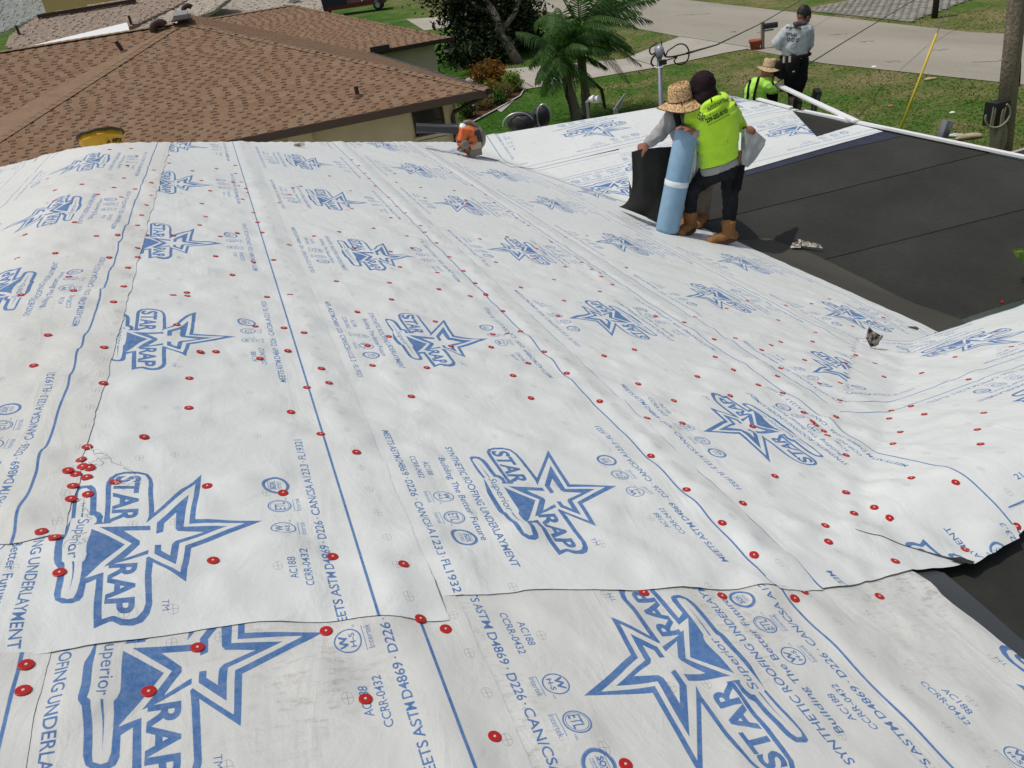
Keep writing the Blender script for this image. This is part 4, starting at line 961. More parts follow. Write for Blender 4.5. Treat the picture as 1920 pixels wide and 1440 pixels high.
def hand(mb, w_, d, nrm, side=1, s_=1.0, curl=.9):
    """w_ wrist, d towards the fingers, nrm out of the palm; fingers bend towards nrm"""
    d = Vector(d).normalized(); nrm = Vector(nrm); nrm = (nrm-d*nrm.dot(d)).normalized(); x = d.cross(nrm)*side
    c = w_+d*.045*s_
    ell(mb, c, x*.042*s_, nrm*.017*s_, d*.052*s_)
    limb(mb, [w_-d*.03*s_, w_+d*.02*s_], [.024*s_, .026*s_], 8)
    for i, L_ in enumerate((.068, .078, .073, .058)):
        b = w_+d*.085*s_+x*(.030-.02*i)*s_; a1 = curl*.6; a2 = curl*1.5
        p1 = b+(d*math.cos(a1)+nrm*math.sin(a1))*L_*.5*s_; p2 = p1+(d*math.cos(a2)+nrm*math.sin(a2))*L_*.5*s_
        limb(mb, [b-d*.02*s_, p1, p2], [.0105*s_, .0095*s_, .008*s_], 7)
    b = w_+d*.03*s_+x*.036*s_; p1 = b+(d*.6+x*.6+nrm*.3)*.035*s_; p2 = p1+(d*.8+nrm*.7+x*.05)*.03*s_
    limb(mb, [b, p1, p2], [.014*s_, .012*s_, .0095*s_], 7)
def head(mb, c, up, fw, s_=1.0):
    up = Vector(up).normalized(); fw = Vector(fw); fw = (fw-up*fw.dot(up)).normalized(); x = up.cross(fw)
    ell(mb, c+up*.03*s_-fw*.01*s_, x*.076*s_, fw*.095*s_, up*.092*s_)
    ell(mb, c-up*.045*s_+fw*.028*s_, x*.056*s_, fw*.062*s_, up*.066*s_)
    ell(mb, c-up*.095*s_+fw*.062*s_, x*.026*s_, fw*.022*s_, up*.02*s_)
    limb(mb, [c+up*.02*s_+fw*.088*s_, c-up*.028*s_+fw*.112*s_], [.009*s_, .015*s_], 8)
    for q in (-1, 1):
        ell(mb, c+up*.022*s_+fw*.078*s_+x*q*.032*s_, x*.02*s_, fw*.012*s_, up*.008*s_)
        ell(mb, c+x*q*.078*s_-up*.01*s_-fw*.005*s_, x*.010*s_, fw*.020*s_, up*.032*s_)
    ell(mb, c-up*.062*s_+fw*.084*s_, x*.026*s_, fw*.010*s_, up*.006*s_); ell(mb, c-up*.072*s_+fw*.082*s_, x*.022*s_, fw*.010*s_, up*.007*s_)
def eyes(parent, c, up, fw, s_=1.0):
    up = Vector(up).normalized(); fw = Vector(fw); fw = (fw-up*fw.dot(up)).normalized(); x = up.cross(fw)
    for q in (-1, 1):
        mb = MB(); ell(mb, c+up*.006*s_+fw*.084*s_+x*q*.032*s_, x*.013*s_, fw*.012*s_, up*.008*s_, 8); obj('eye', mb, M_eye, parent, True)
def boot(mb, ankle, toe, up, s_=1.0, sole=None):
    """ankle joint, toe direction, up; sole goes to the second builder"""
    up = Vector(up).normalized(); d = Vector(toe)-Vector(ankle); d = (d-up*d.dot(up)).normalized(); x = d.cross(up); a = Vector(ankle)
    base = a-up*.085*s_
    limb(mb, [a+up*.055*s_, a+up*.0*s_, base+up*.035*s_-d*.02*s_], [.054*s_, .052*s_, .05*s_], 12)
    ell(mb, base+d*.065*s_+up*.035*s_, x*.046*s_, d*.11*s_, up*.044*s_)
    ell(mb, base+d*.145*s_+up*.03*s_, x*.048*s_, d*.055*s_, up*.036*s_)
    ell(mb, base-d*.04*s_+up*.03*s_, x*.042*s_, d*.045*s_, up*.042*s_)
    mb.tube([a+up*.055*s_, a+up*.075*s_], [.058*s_, .058*s_], 14)
    if sole is not None:
        P = []
        for k in range(22):
            f = 2*PI*k/22; r = .05+.004*math.sin(2*f); P.append((math.cos(f)*r*s_, (math.sin(f)*.125+.055)*s_))
        M = Matrix((x, d, up)).transposed().to_4x4(); M.translation = base-up*.012*s_; sole.prism(P, .03*s_, M)
skin_c = mat('sunburnt_skin', (.27, .12, .075), .6, spec=.35, var=.12, vscale=30); M_eye = mat('eye', (.05, .03, .025), .2)
M_hiviz = mat('lime_fleece', (.52, .86, .045), .85, spec=.2, sheen=.3, bump=(90, .3, .004), var=.05, vscale=12)
M_hiviz2 = mat('lime_jersey', (.42, .80, .10), .85, spec=.2, sheen=.2, bump=(90, .3, .004), var=.08, vscale=12)
M_greyj = mat('grey_jersey', (.33, .33, .325), .9, spec=.2, bump=(120, .3, .003), var=.08, vscale=18)
M_greys = mat('pale_grey_shirt', (.42, .46, .46), .9, spec=.2, bump=(120, .3, .003), var=.08, vscale=14)
M_jean = mat('black_denim', (.014, .015, .018), .85, spec=.2, bump=(110, .5, .004), var=.5, vscale=9)
M_blackp = mat('black_trousers', (.008, .008, .009), .85, spec=.2, bump=(80, .4, .004), var=.3, vscale=9)
M_khaki = mat('khaki_cloth', (.22, .18, .14), .9, spec=.2, bump=(90, .4, .004), var=.12, vscale=15)
M_boot = mat('tan_nubuck', (.27, .13, .05), .85, spec=.25, bump=(70, .5, .004), var=.22, vscale=14); M_sole = mat('dark_sole', (.07, .035, .018), .8)
M_bootg = mat('dusty_boot', (.35, .27, .20), .85, spec=.2, var=.15, vscale=20)
M_hood = mat('maroon_black_knit', (.018, .009, .012), .9, spec=.2, bump=(80, .5, .004), var=.4, vscale=10)
def straw_mat(name, col, dk):
    m = bpy.data.materials.new(name); m.use_nodes = True; nt = m.node_tree; b = nt.nodes['Principled BSDF']; L = nt.links.new; b.inputs['Roughness'].default_value = .7
    tc = N(nt, 'ShaderNodeTexCoord'); v = N(nt, 'ShaderNodeTexVoronoi'); v.inputs['Scale'].default_value = 75; L(tc.outputs['Object'], v.inputs['Vector'])
    cr = N(nt, 'ShaderNodeValToRGB'); cr.color_ramp.elements[0].color = (*col, 1); cr.color_ramp.elements[1].color = (*dk, 1); cr.color_ramp.elements[0].position = .25; cr.color_ramp.elements[1].position = .7
    L(v.outputs['Distance'], cr.inputs[0]); L(cr.outputs[0], b.inputs['Base Color'])
    bp = N(nt, 'ShaderNodeBump'); bp.inputs['Strength'].default_value = .8; bp.inputs['Distance'].default_value = .004; bp.invert = True; L(v.outputs['Distance'], bp.inputs['Height']); L(bp.outputs[0], b.inputs['Normal']); return m
M_straw = straw_mat('woven_straw', (.78, .56, .30), (.34, .18, .07)); M_straw2 = straw_mat('pale_straw', (.66, .50, .29), (.36, .24, .12))
def hat(parent, c, axis, side, rb, rc, hc, m, droop=.02, edge=None, seed=0, sq=.85, fuzz=0):
    """brimmed hat: c centre of the brim, axis up through the crown"""
    ax_ = Vector(axis).normalized(); X = Vector(side); X = (X-ax_*X.dot(ax_)).normalized(); Y = ax_.cross(X); n = 40
    def ringv(r, z, wav): return [c+X*(math.cos(2*PI*k/n)*r)+Y*(math.sin(2*PI*k/n)*r*sq)+ax_*(z+wav*math.sin(4*PI*k/n+seed)) for k in range(n)]
    prof = [(rb, -droop, .022), (rb*.86, -droop*.55, .014), (rb*.7, -.003, .007), (rc*1.12, 0, .002), (rc*1.02, .012, 0), (rc*.98, hc*.5, 0), (rc*.90, hc*.88, .002), (rc*.74, hc, .006), (rc*.4, hc*.93, .004), (0.001, hc*.86, 0)]
    mb = MB(); vs_ = []
    for r, z, wv_ in prof: vs_ += ringv(r, z, wv_)
    fs = [(i*n+k, i*n+(k+1) % n, (i+1)*n+(k+1) % n, (i+1)*n+k) for i in range(len(prof)-1) for k in range(n)]
    mb.add(vs_, fs); n2 = len(mb.v)
    low = [v-ax_*.004 for v in vs_[:4*n]]; mb.add(low, [tuple(reversed(f)) for f in fs[:3*n]])
    o = obj('hat', mb, m, parent, True)
    mb = MB(); R1 = ringv(rb*1.002, -droop, .022); mb.tube(R1+[R1[0], R1[1]], .0035, 5, cap=False); obj('brim_binding', mb, edge or M_sole, o)
    mb = MB(); R1 = ringv(rc*1.04, .012, 0); mb.tube(R1+[R1[0], R1[1]], .004, 5, cap=False); obj('hat_cord', mb, M_sole, o)
    if fuzz:
        mb = MB(); rr = random.Random(seed)
        for i in range(fuzz):
            f = rr.uniform(0, 2*PI); r = rc*rr.uniform(.2, .85); p = c+X*math.cos(f)*r+Y*math.sin(f)*r*sq+ax_*hc*.95
            mb.tube([p, p+ax_*rr.uniform(.01, .035)+X*rr.uniform(-.015, .025)], [.0015, .0008], 3)
        obj('straw_end', mb, m, o, kind='stuff')
    return o
def on_mesh(target, px, py):
    """surface point of a mesh under a sight line"""
    from mathutils.bvhtree import BVHTree
    if target.name not in _bvh:
        mw = wm(target); me = target.data; _bvh[target.name] = BVHTree.FromPolygons([mw @ v.co for v in me.vertices], [tuple(p.vertices) for p in me.polygons])
    r = ray(px, py).normalized(); h = _bvh[target.name].ray_cast(O, r)
    return h[0], h[1]
_bvh = {}
def print_on(target, s, p0, p1, h, m, parent, name='back_print', off=0, bold=.0):
    """flat lettering laid on a garment between two points of it, h = cap height in metres"""
    a, na = on_mesh(target, *p0); b, nb = on_mesh(target, *p1)
    if a is None or b is None: return
    e1 = (b-a); L_ = e1.length; e1.normalize(); n = (na+nb).normalized(); e2 = n.cross(e1).normalized(); n = e1.cross(e2)
    T_ = text_polys(s, 0, L_, h, 0, off=bold); bv = _bvh[target.name]; mb = MB()
    for t in T_:
        vs_ = []
        for q in t:
            P = a+e1*q[0]+e2*q[1]; hit = bv.ray_cast(P+n*.25, -n)
            vs_.append((hit[0] if hit[0] is not None else P)+n*.004)
        mb.add(vs_, [(0, 1, 2)])
    obj(name, mb, m, parent)
M_ink = mat('black_print', (.01, .012, .02), .7)
# --- man in the lime hooded sweatshirt
fL = hitroof(1294, 436, .02); fR = hitroof(1366, 455, .02); B1 = (fL+fR)/2
def J(x, y, d=0): return jp(x, y, B1, d)
m1 = empty('person', B1, 'person in lime green hooded sweatshirt with printed back, dark jeans and tan boots', 'person', 'workers on the roof')
LX = (J(1362, 200)-J(1298, 225)).normalized(); LY = -HN
def V(a): return Vector(a)
hc1 = J(1318, 170, .02)
shL, shR = J(1298, 218, .0), J(1366, 196, .0); pel = J(1350, 312, .0); chest = J(1336, 222, .0); waist = J(1348, 275, .0); neck = J(1326, 196, .02)
scl = (J(1318, 138)-(fR)).z; pass
tors = lambda g: [(pel, LX*(.145+g), LY*(.105+g)), (waist, LX*(.142+g), LY*(.095+g)), (J(1343, 245), LX*(.155+g), LY*(.105+g)), (chest, LX*(.172+g), LY*(.11+g)), (J(1334, 205), LX*(.155+g), LY*(.10+g)), (J(1330, 194), LX*(.10+g), LY*(.08+g))]
hipL, hipR = J(1333, 322, .03), J(1374, 316, .0)
knL, knR = J(1296, 357, .05), J(1369, 381, -.02); anL, anR = fL+Vector((0, 0, .105)), fR+Vector((0, 0, .105))
elL = J(1302, 258, .16); haL = J(1292, 243, .10); elR = J(1384, 233, .16); haR = J(1397, 243, .10)
mb = MB(); loft(mb, tors(-.03)); head(mb, hc1, (-.05, .1, 1), HN-Rv*.5+Vector((0, 0, -.5)), .95); limb(mb, [J(1330, 205), hc1-Vector((0, 0, .03))], [.055, .05])
limb(mb, [hipL, knL, anL], [.07, .040, .026]); limb(mb, [hipR, knR, anR], [.07, .040, .026])
limb(mb, [shL, elL, haL], [.055, .042, .03]); limb(mb, [shR, elR, haR], [.055, .042, .03])
hand(mb, haL, J(1287, 238, .0)-haL, Vector((0, 0, -1)), 1, .9); hand(mb, haR, J(1408, 238, .02)-haR, J(1404, 260, .0)-haR, 1, .95, 1.2)
fuse('body', mb, skin_c, m1, .009)
eyes(m1, hc1, (-.05, .1, 1), HN-Rv*.5+Vector((0, 0, -.5)), .95)
mb = MB(); T_ = tors(.012); T_[0] = (J(1347, 302), LX*.158, LY*.122); loft(mb, T_)
limb(mb, [shL, J(1299, 240, .06), elL, haL+(elL-haL)*.2], [.068, .062, .052, .042]); limb(mb, [shR-LX*.02, J(1374, 215, .06), elR, haR+(elR-haR)*.25], [.066, .062, .052, .042])
for t in np.linspace(0, 1, 15):       # hood bunched round the neck
    a_ = PI*(-.1+1.2*t); p = J(1329, 196)+LX*math.cos(a_)*.098+LY*(math.sin(a_)*.085+.01)-Vector((0, 0, .02*math.sin(a_))); ell(mb, p, LX*.047, LY*.036, Vector((0, 0, .043)), 8)
ell(mb, J(1334, 203, -.10), LX*.10, LY*.04, Vector((0, 0, .075))+LX*.02, 12)
hood = fuse('hooded_sweatshirt', mb, M_hiviz, m1, .009, .016, 12, fdir=(LX*.9+Vector((0, 0, .35)), Vector((0, 0, 1))-LX*.35), smooth_it=3)
mb = MB(); loft(mb, [(J(1350, 315), LX*.158, LY*.122), (J(1348, 302), LX*.150, LY*.115)]); fuse('undershirt_hem', mb, M_greyj, m1, .010, .003)
mb = MB(); loft(mb, [(J(1354, 332), LX*.145, LY*.11), (J(1352, 318), LX*.152, LY*.115), (J(1350, 304), LX*.145, LY*.11)])
limb(mb, [hipL-LX*.0, knL, anL+Vector((0, 0, .03))], [.088, .058, .045]); limb(mb, [hipR-LX*.015, knR, anR+Vector((0, 0, .03))], [.088, .058, .045])
fuse('jeans', mb, M_jean, m1, .010, .010, 18, seed=3)
for a_, t_, nm in ((anL, J(1268, 430, -.06), 0), (anR, J(1346, 452, -.10), 1)):
    mb = MB(); so_ = MB(); boot(mb, a_, t_, Vector((0, 0, 1)), .98, so_); bt = fuse('boot', mb, M_boot, m1, .007, .003, 30, smooth_it=2); obj('sole', so_, M_sole, bt)
mb = MB(); upH = Vector((-.05, .1, 1)).normalized(); fwH = (HN-Rv*.5+Vector((0, 0, -.4))).normalized(); xH = upH.cross(fwH).normalized()
ell(mb, hc1+upH*.035, xH*.092, fwH*.112, upH*.105); ell(mb, hc1-upH*.05-fwH*.02, xH*.088, fwH*.095, upH*.10); limb(mb, [hc1-upH*.05, J(1326, 200)], [.08, .085])
fuse('head_cloth', mb, M_hood, m1, .008, .006, 20)
mb = MB(); ell(mb, hc1+upH*.055+fwH*.11, xH*.075, fwH*.075, upH*.012); obj('cap_peak', mb, M_hood, m1, True)
mb = MB(); q = J(1384, 318, -.08); mb.box(q-Vector((0, 0, .06)), (.05, .06, .19), Matrix.Rotation(.2, 3, 'Y')); obj('knife_sheath', mb, M_blackp, m1); mb = MB(); limb(mb, [q+Vector((0, 0, .03)), q+Vector((.02, 0, .13))], [.016, .014], 8); obj('knife_handle', mb, mat('worn_handle', (.16, .09, .04), .5), m1, True)
for s_, p0, p1, h_, bd in (('INTERNATIONAL', (1328, 210), (1366, 191), .026, .01), ('R O O F I N G', (1330, 216), (1358, 202), .013, 0), ('239-202-8103', (1325, 231), (1365, 210), .032, .03), ('internationalroofs.com', (1328, 236), (1368, 215), .010, .01)):
    print_on(hood, s_, p0, p1, h_, M_ink, m1, bold=bd)
# block emblem beside the lettering and the small mark on the hood
a, na = on_mesh(hood, 1314, 221)
if a is not None:
    e1 = (on_mesh(hood, 1324, 216)[0]-on_mesh(hood, 1306, 225)[0]).normalized(); e2 = na.cross(e1).normalized(); mb = MB(); bv = _bvh[hood.name]; rr = random.Random(6)
    for i in range(-3, 4):
        for j in range(-3, 4):
            if abs(i)+abs(j) > 4 or (i+2*j) % 5 == 0 or (i, j) == (0, 0): continue
            w_ = .0085*(1 if (i+j) % 2 else .7); vs_ = []
            for dx, dy in ((-w_/2, -.0036), (w_/2, -.0036), (w_/2, .0036), (-w_/2, .0036)):
                P = a+e1*(i*.0095+dx)+e2*(j*.0095+dy); h = bv.ray_cast(P+na*.2, -na); vs_.append((h[0] if h[0] is not None else P)+na*.004)
            mb.add(vs_, [(0, 1, 2, 3)])
    obj('back_print', mb, M_ink, m1)
print_on(hood, 'i', (1333, 192), (1336, 191), .030, M_ink, m1, bold=.06); print_on(hood, '|', (1323, 222), (1324, 222), .05, M_ink, m1)
# --- man with the straw hat behind the roll
f2 = hitroof(1319, 421, .02); B2 = f2
def K2(x, y, d=0): return jp(x, y, B2, d)
m2 = empty('person', B2, 'person in wide woven straw hat and grey long-sleeved shirt, holding up the black membrane', 'person', 'workers on the roof')
X2 = (K2(1310, 222, -.3)-K2(1262, 222, -.3)).normalized(); Y2 = -HN
hc2 = K2(1281, 183, -.45); sL = K2(1262, 218, -.38); sR = K2(1312, 226, -.30); pe2 = K2(1312, 318, .02)
S2_ = lambda g: [(pe2, X2*(.15+g), Y2*(.11+g)), (K2(1308, 285, -.1), X2*(.15+g), Y2*(.10+g)), (K2(1298, 250, -.22), X2*(.165+g), Y2*(.11+g)), (K2(1290, 228, -.32), X2*(.18+g), Y2*(.11+g)), (K2(1288, 212, -.38), X2*(.12+g), Y2*(.09+g))]
e2L = K2(1236, 252, -.38); h2L = K2(1214, 269, -.42); e2R = K2(1318, 262, -.50); h2R = K2(1297, 246, -.62)
k2L = K2(1300, 365, -.10); a2L = K2(1290, 402, .05); k2R = K2(1318, 365, -.05); a2R = f2+Vector((0, 0, .105))
fw2 = (-HN*.6-Rv*.5+Vector((0, 0, -.75))).normalized(); up2 = (Vector((0, 0, 1))*.9-Rv*.12-HN*.0).normalized()
mb = MB(); loft(mb, S2_(-.03)); head(mb, hc2, up2, fw2, .95); limb(mb, [K2(1288, 218, -.36), hc2], [.055, .05])
limb(mb, [pe2-X2*.08, k2L, a2L], [.07, .042, .028]); limb(mb, [pe2+X2*.06, k2R, a2R], [.07, .042, .028]); limb(mb, [sL, e2L, h2L], [.055, .04, .03]); limb(mb, [sR, e2R, h2R], [.055, .04, .03])
hand(mb, h2L, K2(1205, 280, -.42)-h2L, Vector((-.1, .5, -1)), -1, 1.0, .9); hand(mb, h2R, K2(1290, 242, -.62)-h2R, Vector((0, 0, -1)), 1, .9)
fuse('body', mb, skin_c, m2, .009); eyes(m2, hc2, up2, fw2, .95)
mb = MB(); loft(mb, S2_(.010)); limb(mb, [sL, e2L, h2L+(e2L-h2L)*.15], [.068, .054, .040]); limb(mb, [sR, e2R, h2R+(e2R-h2R)*.15], [.068, .054, .040]); ell(mb, K2(1288, 208, -.38), X2*.08, Y2*.07, Vector((0, 0, .04)))
fuse('long_sleeved_shirt', mb, M_greyj, m2, .009, .012, 18, seed=5)
mb = MB()
for q in (K2(1268, 215, -.52), K2(1300, 222, -.45)): mb.tube([q+Vector((0, 0, .06)), q, q+Vector((.03, 0, -.12)), q+Vector((.06, .06, -.30))], [.02, .026, .024, .02], 8)
mb.tube([K2(1268, 232, -.50), K2(1285, 238, -.50), K2(1300, 236, -.46)], .011, 6); obj('braces', mb, M_blackp, m2, True)
mb = MB(); loft(mb, [(K2(1312, 330, .02), X2*.15, Y2*.12), (K2(1311, 305, -.02), X2*.16, Y2*.12)]); limb(mb, [pe2-X2*.07, k2L, a2L+Vector((0, 0, .05))], [.10, .072, .06]); limb(mb, [pe2+X2*.05, k2R, a2R+Vector((0, 0, .05))], [.10, .072, .062])
fuse('work_trousers', mb, M_khaki, m2, .009, .007, 22, seed=8)
for a_, t_ in ((a2L, K2(1276, 400, -.1)), (a2R, K2(1310, 425, -.1))):
    mb = MB(); so_ = MB(); boot(mb, a_, t_, Vector((0, 0, 1)), .95, so_); bt = fuse('boot', mb, M_boot, m2, .007, .003, 30, smooth_it=2); obj('sole', so_, M_sole, bt)
hat(m2, K2(1276, 189, -.50), (-Rv*.10+Vector((0, 0, 1))*.93-HN*.10), X2, .178, .090, .125, M_straw, .03, seed=1, fuzz=70)
mb = MB(); mb.tube([K2(1276, 192, -.6), K2(1288, 208, -.58), K2(1300, 205, -.55)], .004, 5); obj('chin_cord', mb, M_blackp, m2)
# --- standing man in pale grey shirt on the ladder
def far(px, py, d): return at(px, py, d)
Q4 = C3(1478, 212, 0); B4 = Vector((Q4.x, Q4.y, 0))+HN*.95
def K4(x, y, d=0): return jp(x, y, B4, d)
B4p = K4(1491, 212); m4 = empty('person', B4p, 'person standing in pale grey printed shirt, black trousers and tool belt, head bowed', 'person', 'workers on the roof')
X4 = Rv.copy(); X4.z = 0; X4.normalize(); Y4 = -HN; Z1 = Vector((0, 0, 1))
u4 = (K4(1492, 60)-K4(1492, 105)).length/45
S4_ = lambda g: [(K4(1491, 108), X4*(.14+g), Y4*(.11+g)), (K4(1490, 94), X4*(.135+g), Y4*(.10+g)), (K4(1493, 76), X4*(.15+g), Y4*(.11+g)), (K4(1497, 58), X4*(.17+g), Y4*(.105+g)), (K4(1500, 48), X4*(.12+g), Y4*(.085+g))]
hc4 = K4(1507, 32, .05); up4 = (Z1+X4*.3+HN*.1).normalized(); fw4 = (HN*.45+X4*.75-Z1*.45).normalized()
sL4, sR4 = K4(1479, 58), K4(1514, 58); e4L = K4(1455, 80, .02); h4L = K4(1474, 93, .16); e4R = K4(1517, 82, .0); h4R = K4(1508, 98, .16)
hp4L, hp4R = K4(1484, 112), K4(1500, 112); kn4L, kn4R = K4(1482, 152, .02), K4(1501, 150, .0); an4L, an4R = K4(1485, 195), K4(1493, 198)
mb = MB(); loft(mb, S4_(-.03)); head(mb, hc4, up4, fw4, 1.0); limb(mb, [K4(1500, 50), hc4], [.055, .05]); limb(mb, [hp4L, kn4L, an4L], [.08, .05, .04]); limb(mb, [hp4R, kn4R, an4R], [.08, .05, .04]); limb(mb, [sL4, e4L, h4L], [.055, .042, .03]); limb(mb, [sR4, e4R, h4R], [.055, .042, .03])
hand(mb, h4L, X4+HN*.5, -Z1, 1, .95); hand(mb, h4R, -X4*.5+HN, -Z1, -1, .95); fuse('body', mb, skin_c, m4, .010); eyes(m4, hc4, up4, fw4)
mb = MB(); loft(mb, S4_(.012)); limb(mb, [sL4, e4L, h4L], [.078, .060, .045]); limb(mb, [sR4, e4R, h4R], [.078, .06, .045]); ell(mb, K4(1501, 46), X4*.085, Y4*.075, Z1*.035)
sh4 = fuse('long_sleeved_shirt', mb, M_greys, m4, .010, .012, 14, seed=2)
mb = MB(); ell(mb, hc4+up4*.035-fw4*.012, up4.cross(fw4)*.084, fw4*.102, up4*.10); fuse('hair', mb, mat('black_hair', (.012, .009, .008), .6, bump=(90, .6, .005)), m4, .008, .004, 40)
mb = MB(); ell(mb, K4(1500, 44, -.02), X4*.085, Y4*.08, Z1*.03); ell(mb, K4(1494, 46, -.09), X4*.04, Y4*.03, Z1*.03); fuse('neck_scarf', mb, mat('patterned_scarf', (.06, .045, .05), .9, var=.8, vscale=60), m4, .008, .006, 40)
mb = MB(); loft(mb, [(K4(1491, 118), X4*.15, Y4*.12), (K4(1491, 102), X4*.15, Y4*.12)]); limb(mb, [hp4L, kn4L, an4L+Z1*.15], [.105, .08, .062]); limb(mb, [hp4R, kn4R, an4R+Z1*.16], [.105, .082, .064]); fuse('trousers', mb, M_blackp, m4, .010, .008, 16, seed=4)
mb = MB(); mb.tube([K4(1491, 104)+X4*math.cos(a_)*.172+Y4*math.sin(a_)*.135 for a_ in np.linspace(0, 2*PI, 24)], .022, 6)
ell(mb, K4(1466, 130, -.03), X4*.10, Y4*.055, Z1*.12); ell(mb, K4(1486, 122, -.14), X4*.09, Y4*.05, Z1*.13); fuse('tool_belt', mb, M_blackp, m4, .009, .005, 18)
mb = MB()
for q in (K4(1470, 112, -.2), K4(1481, 111, -.2)): mb.box(q, (.022, .014, .07))
mb.box(K4(1488, 134, -.2), (.03, .01, .012)); obj('tool', mb, M_whp, m4)
for a_, t_ in ((an4L, K4(1476, 203, -.12)), (an4R, K4(1486, 208, -.1))):
    mb = MB(); so_ = MB(); boot(mb, a_, t_, Z1, 1.0, so_); bt = fuse('boot', mb, M_bootg, m4, .009, .003, 30); obj('sole', so_, M_sole, bt)
for s_, p0, p1, h_ in (('O O O', (1475, 77), (1497, 79), .045),):
    print_on(sh4, s_, p0, p1, h_, M_jean, m4, bold=.02)
mb = MB()
# faint line of script across the shoulders
rr = random.Random(3)
for k in range(14):
    a, na = on_mesh(sh4, 1476+k*2.0, 52+k*.18)
    if a is not None: mb.box(a+na*.002, (.012 if k else .03, .004, .016 if k % 3 else .026))
for k in range(12):
    for j in range(2):
        a, na = on_mesh(sh4, 1475+k*1.6, 62+j*3+k*.2)
        if a is not None and rr.random() < .85: mb.box(a+na*.002, (.009, .004, .012+.008*rr.random()))
obj('back_print', mb, mat('faded_print', (.16, .17, .18), .9), m4)
# --- crouching man
Q3 = C3(1430, 196, 0); B3 = Vector((Q3.x, Q3.y, 0))+HN*.55
def K3(x, y, d=0): return jp(x, y, B3, d)
m3 = empty('person', K3(1430, 205), 'person crouching in lime green shirt, dark braces and pale straw hat by the edge', 'person', 'workers on the roof')
c3 = K3(1425, 165); X3 = X4
S3_ = lambda g: [(K3(1418, 196), X3*(.125+g), Y4*(.11+g)), (K3(1416, 182), X3*(.12+g), Y4*(.105+g)), (K3(1419, 166), X3*(.13+g), Y4*(.11+g)), (K3(1426, 151), X3*(.125+g), Y4*(.10+g)), (K3(1431, 144), X3*(.08+g), Y4*(.07+g))]
hc3 = K3(1441, 138, .0); fw3 = (X4*.85+HN*.3-Z1*.35).normalized(); up3 = (Z1+X4*.15).normalized()
sL3, sR3 = K3(1416, 154, .02), K3(1438, 155, -.05); e3R = K3(1444, 168, -.12); h3R = K3(1467, 168, -.05); e3L = K3(1428, 176, .22); h3L = K3(1452, 158, .2)
mb = MB(); loft(mb, S3_(-.03)); head(mb, hc3, up3, fw3); limb(mb, [K3(1431, 146), hc3], [.055, .05]); limb(mb, [sL3, e3L, h3L], [.055, .042, .03]); limb(mb, [sR3, e3R, h3R], [.055, .042, .03])
limb(mb, [K3(1422, 198), K3(1448, 178, .05), K3(1440, 212, .1)], [.085, .06, .045]); limb(mb, [K3(1420, 200, .1), K3(1446, 186, .2), K3(1438, 214, .25)], [.085, .06, .045])
hand(mb, h3R, K3(1476, 167, -.02)-h3R, -Z1+HN*.3, 1, 1.0); hand(mb, h3L, X4, -Z1, 1, .95); fuse('body', mb, skin_c, m3, .010); eyes(m3, hc3, up3, fw3)
mb = MB(); loft(mb, S3_(.012)); limb(mb, [sL3, e3L, h3L], [.06, .052, .04]); limb(mb, [sR3, K3(1438, 162, -.12), e3R, K3(1456, 169, -.08)], [.064, .060, .054, .042]); sh3 = fuse('long_sleeved_shirt', mb, M_hiviz2, m3, .009, .009, 18, seed=7)
mb = MB(); loft(mb, [(K3(1419, 206), X3*.145, Y4*.12), (K3(1418, 192), X3*.135, Y4*.115)]); limb(mb, [K3(1422, 198), K3(1448, 178, .05), K3(1440, 212, .1)], [.11, .085, .07]); limb(mb, [K3(1420, 200, .1), K3(1446, 186, .2), K3(1438, 214, .25)], [.11, .085, .07]); fuse('trousers', mb, M_blackp, m3, .010, .008, 18, seed=9)
mb = MB()
for x0_, x1_ in ((1417, 1413), (1403, 1402)):
    pts = []
    for t in np.linspace(0, 1, 9):
        h_, n_ = on_mesh(sh3, x0_+(x1_-x0_)*t+(6-6*t)*(1-t), 146+44*t)
        if h_ is not None: pts.append(h_+n_*.008)
    if len(pts) > 2: mb.tube(pts, .016, 6)
obj('braces', mb, M_blackp, m3)
mb = MB(); ell(mb, hc3-up3*.10+fw3*.0, up3.cross(fw3)*.09, fw3*.095, up3*.05); fuse('neck_cloth', mb, mat('brown_neck_cloth', (.07, .045, .035), .9), m3, .009, .006, 30)
hat(m3, hc3+up3*.075, (up3+HN*.0), X3, .165, .085, .105, M_straw2, .02, seed=2, sq=.9)
# white strip of metal in his hand, running down to the drip edge
# ------------------------------------------------------------------ things on the roof
A_ = K3(1456, 158, .0); B_ = C3(1604, 236, .05)
tag(edgebar('metal_strip', A_, B_, .075, .02, parent=None), 'long loose white metal edge strip held by the crouching man', 'metal strip')
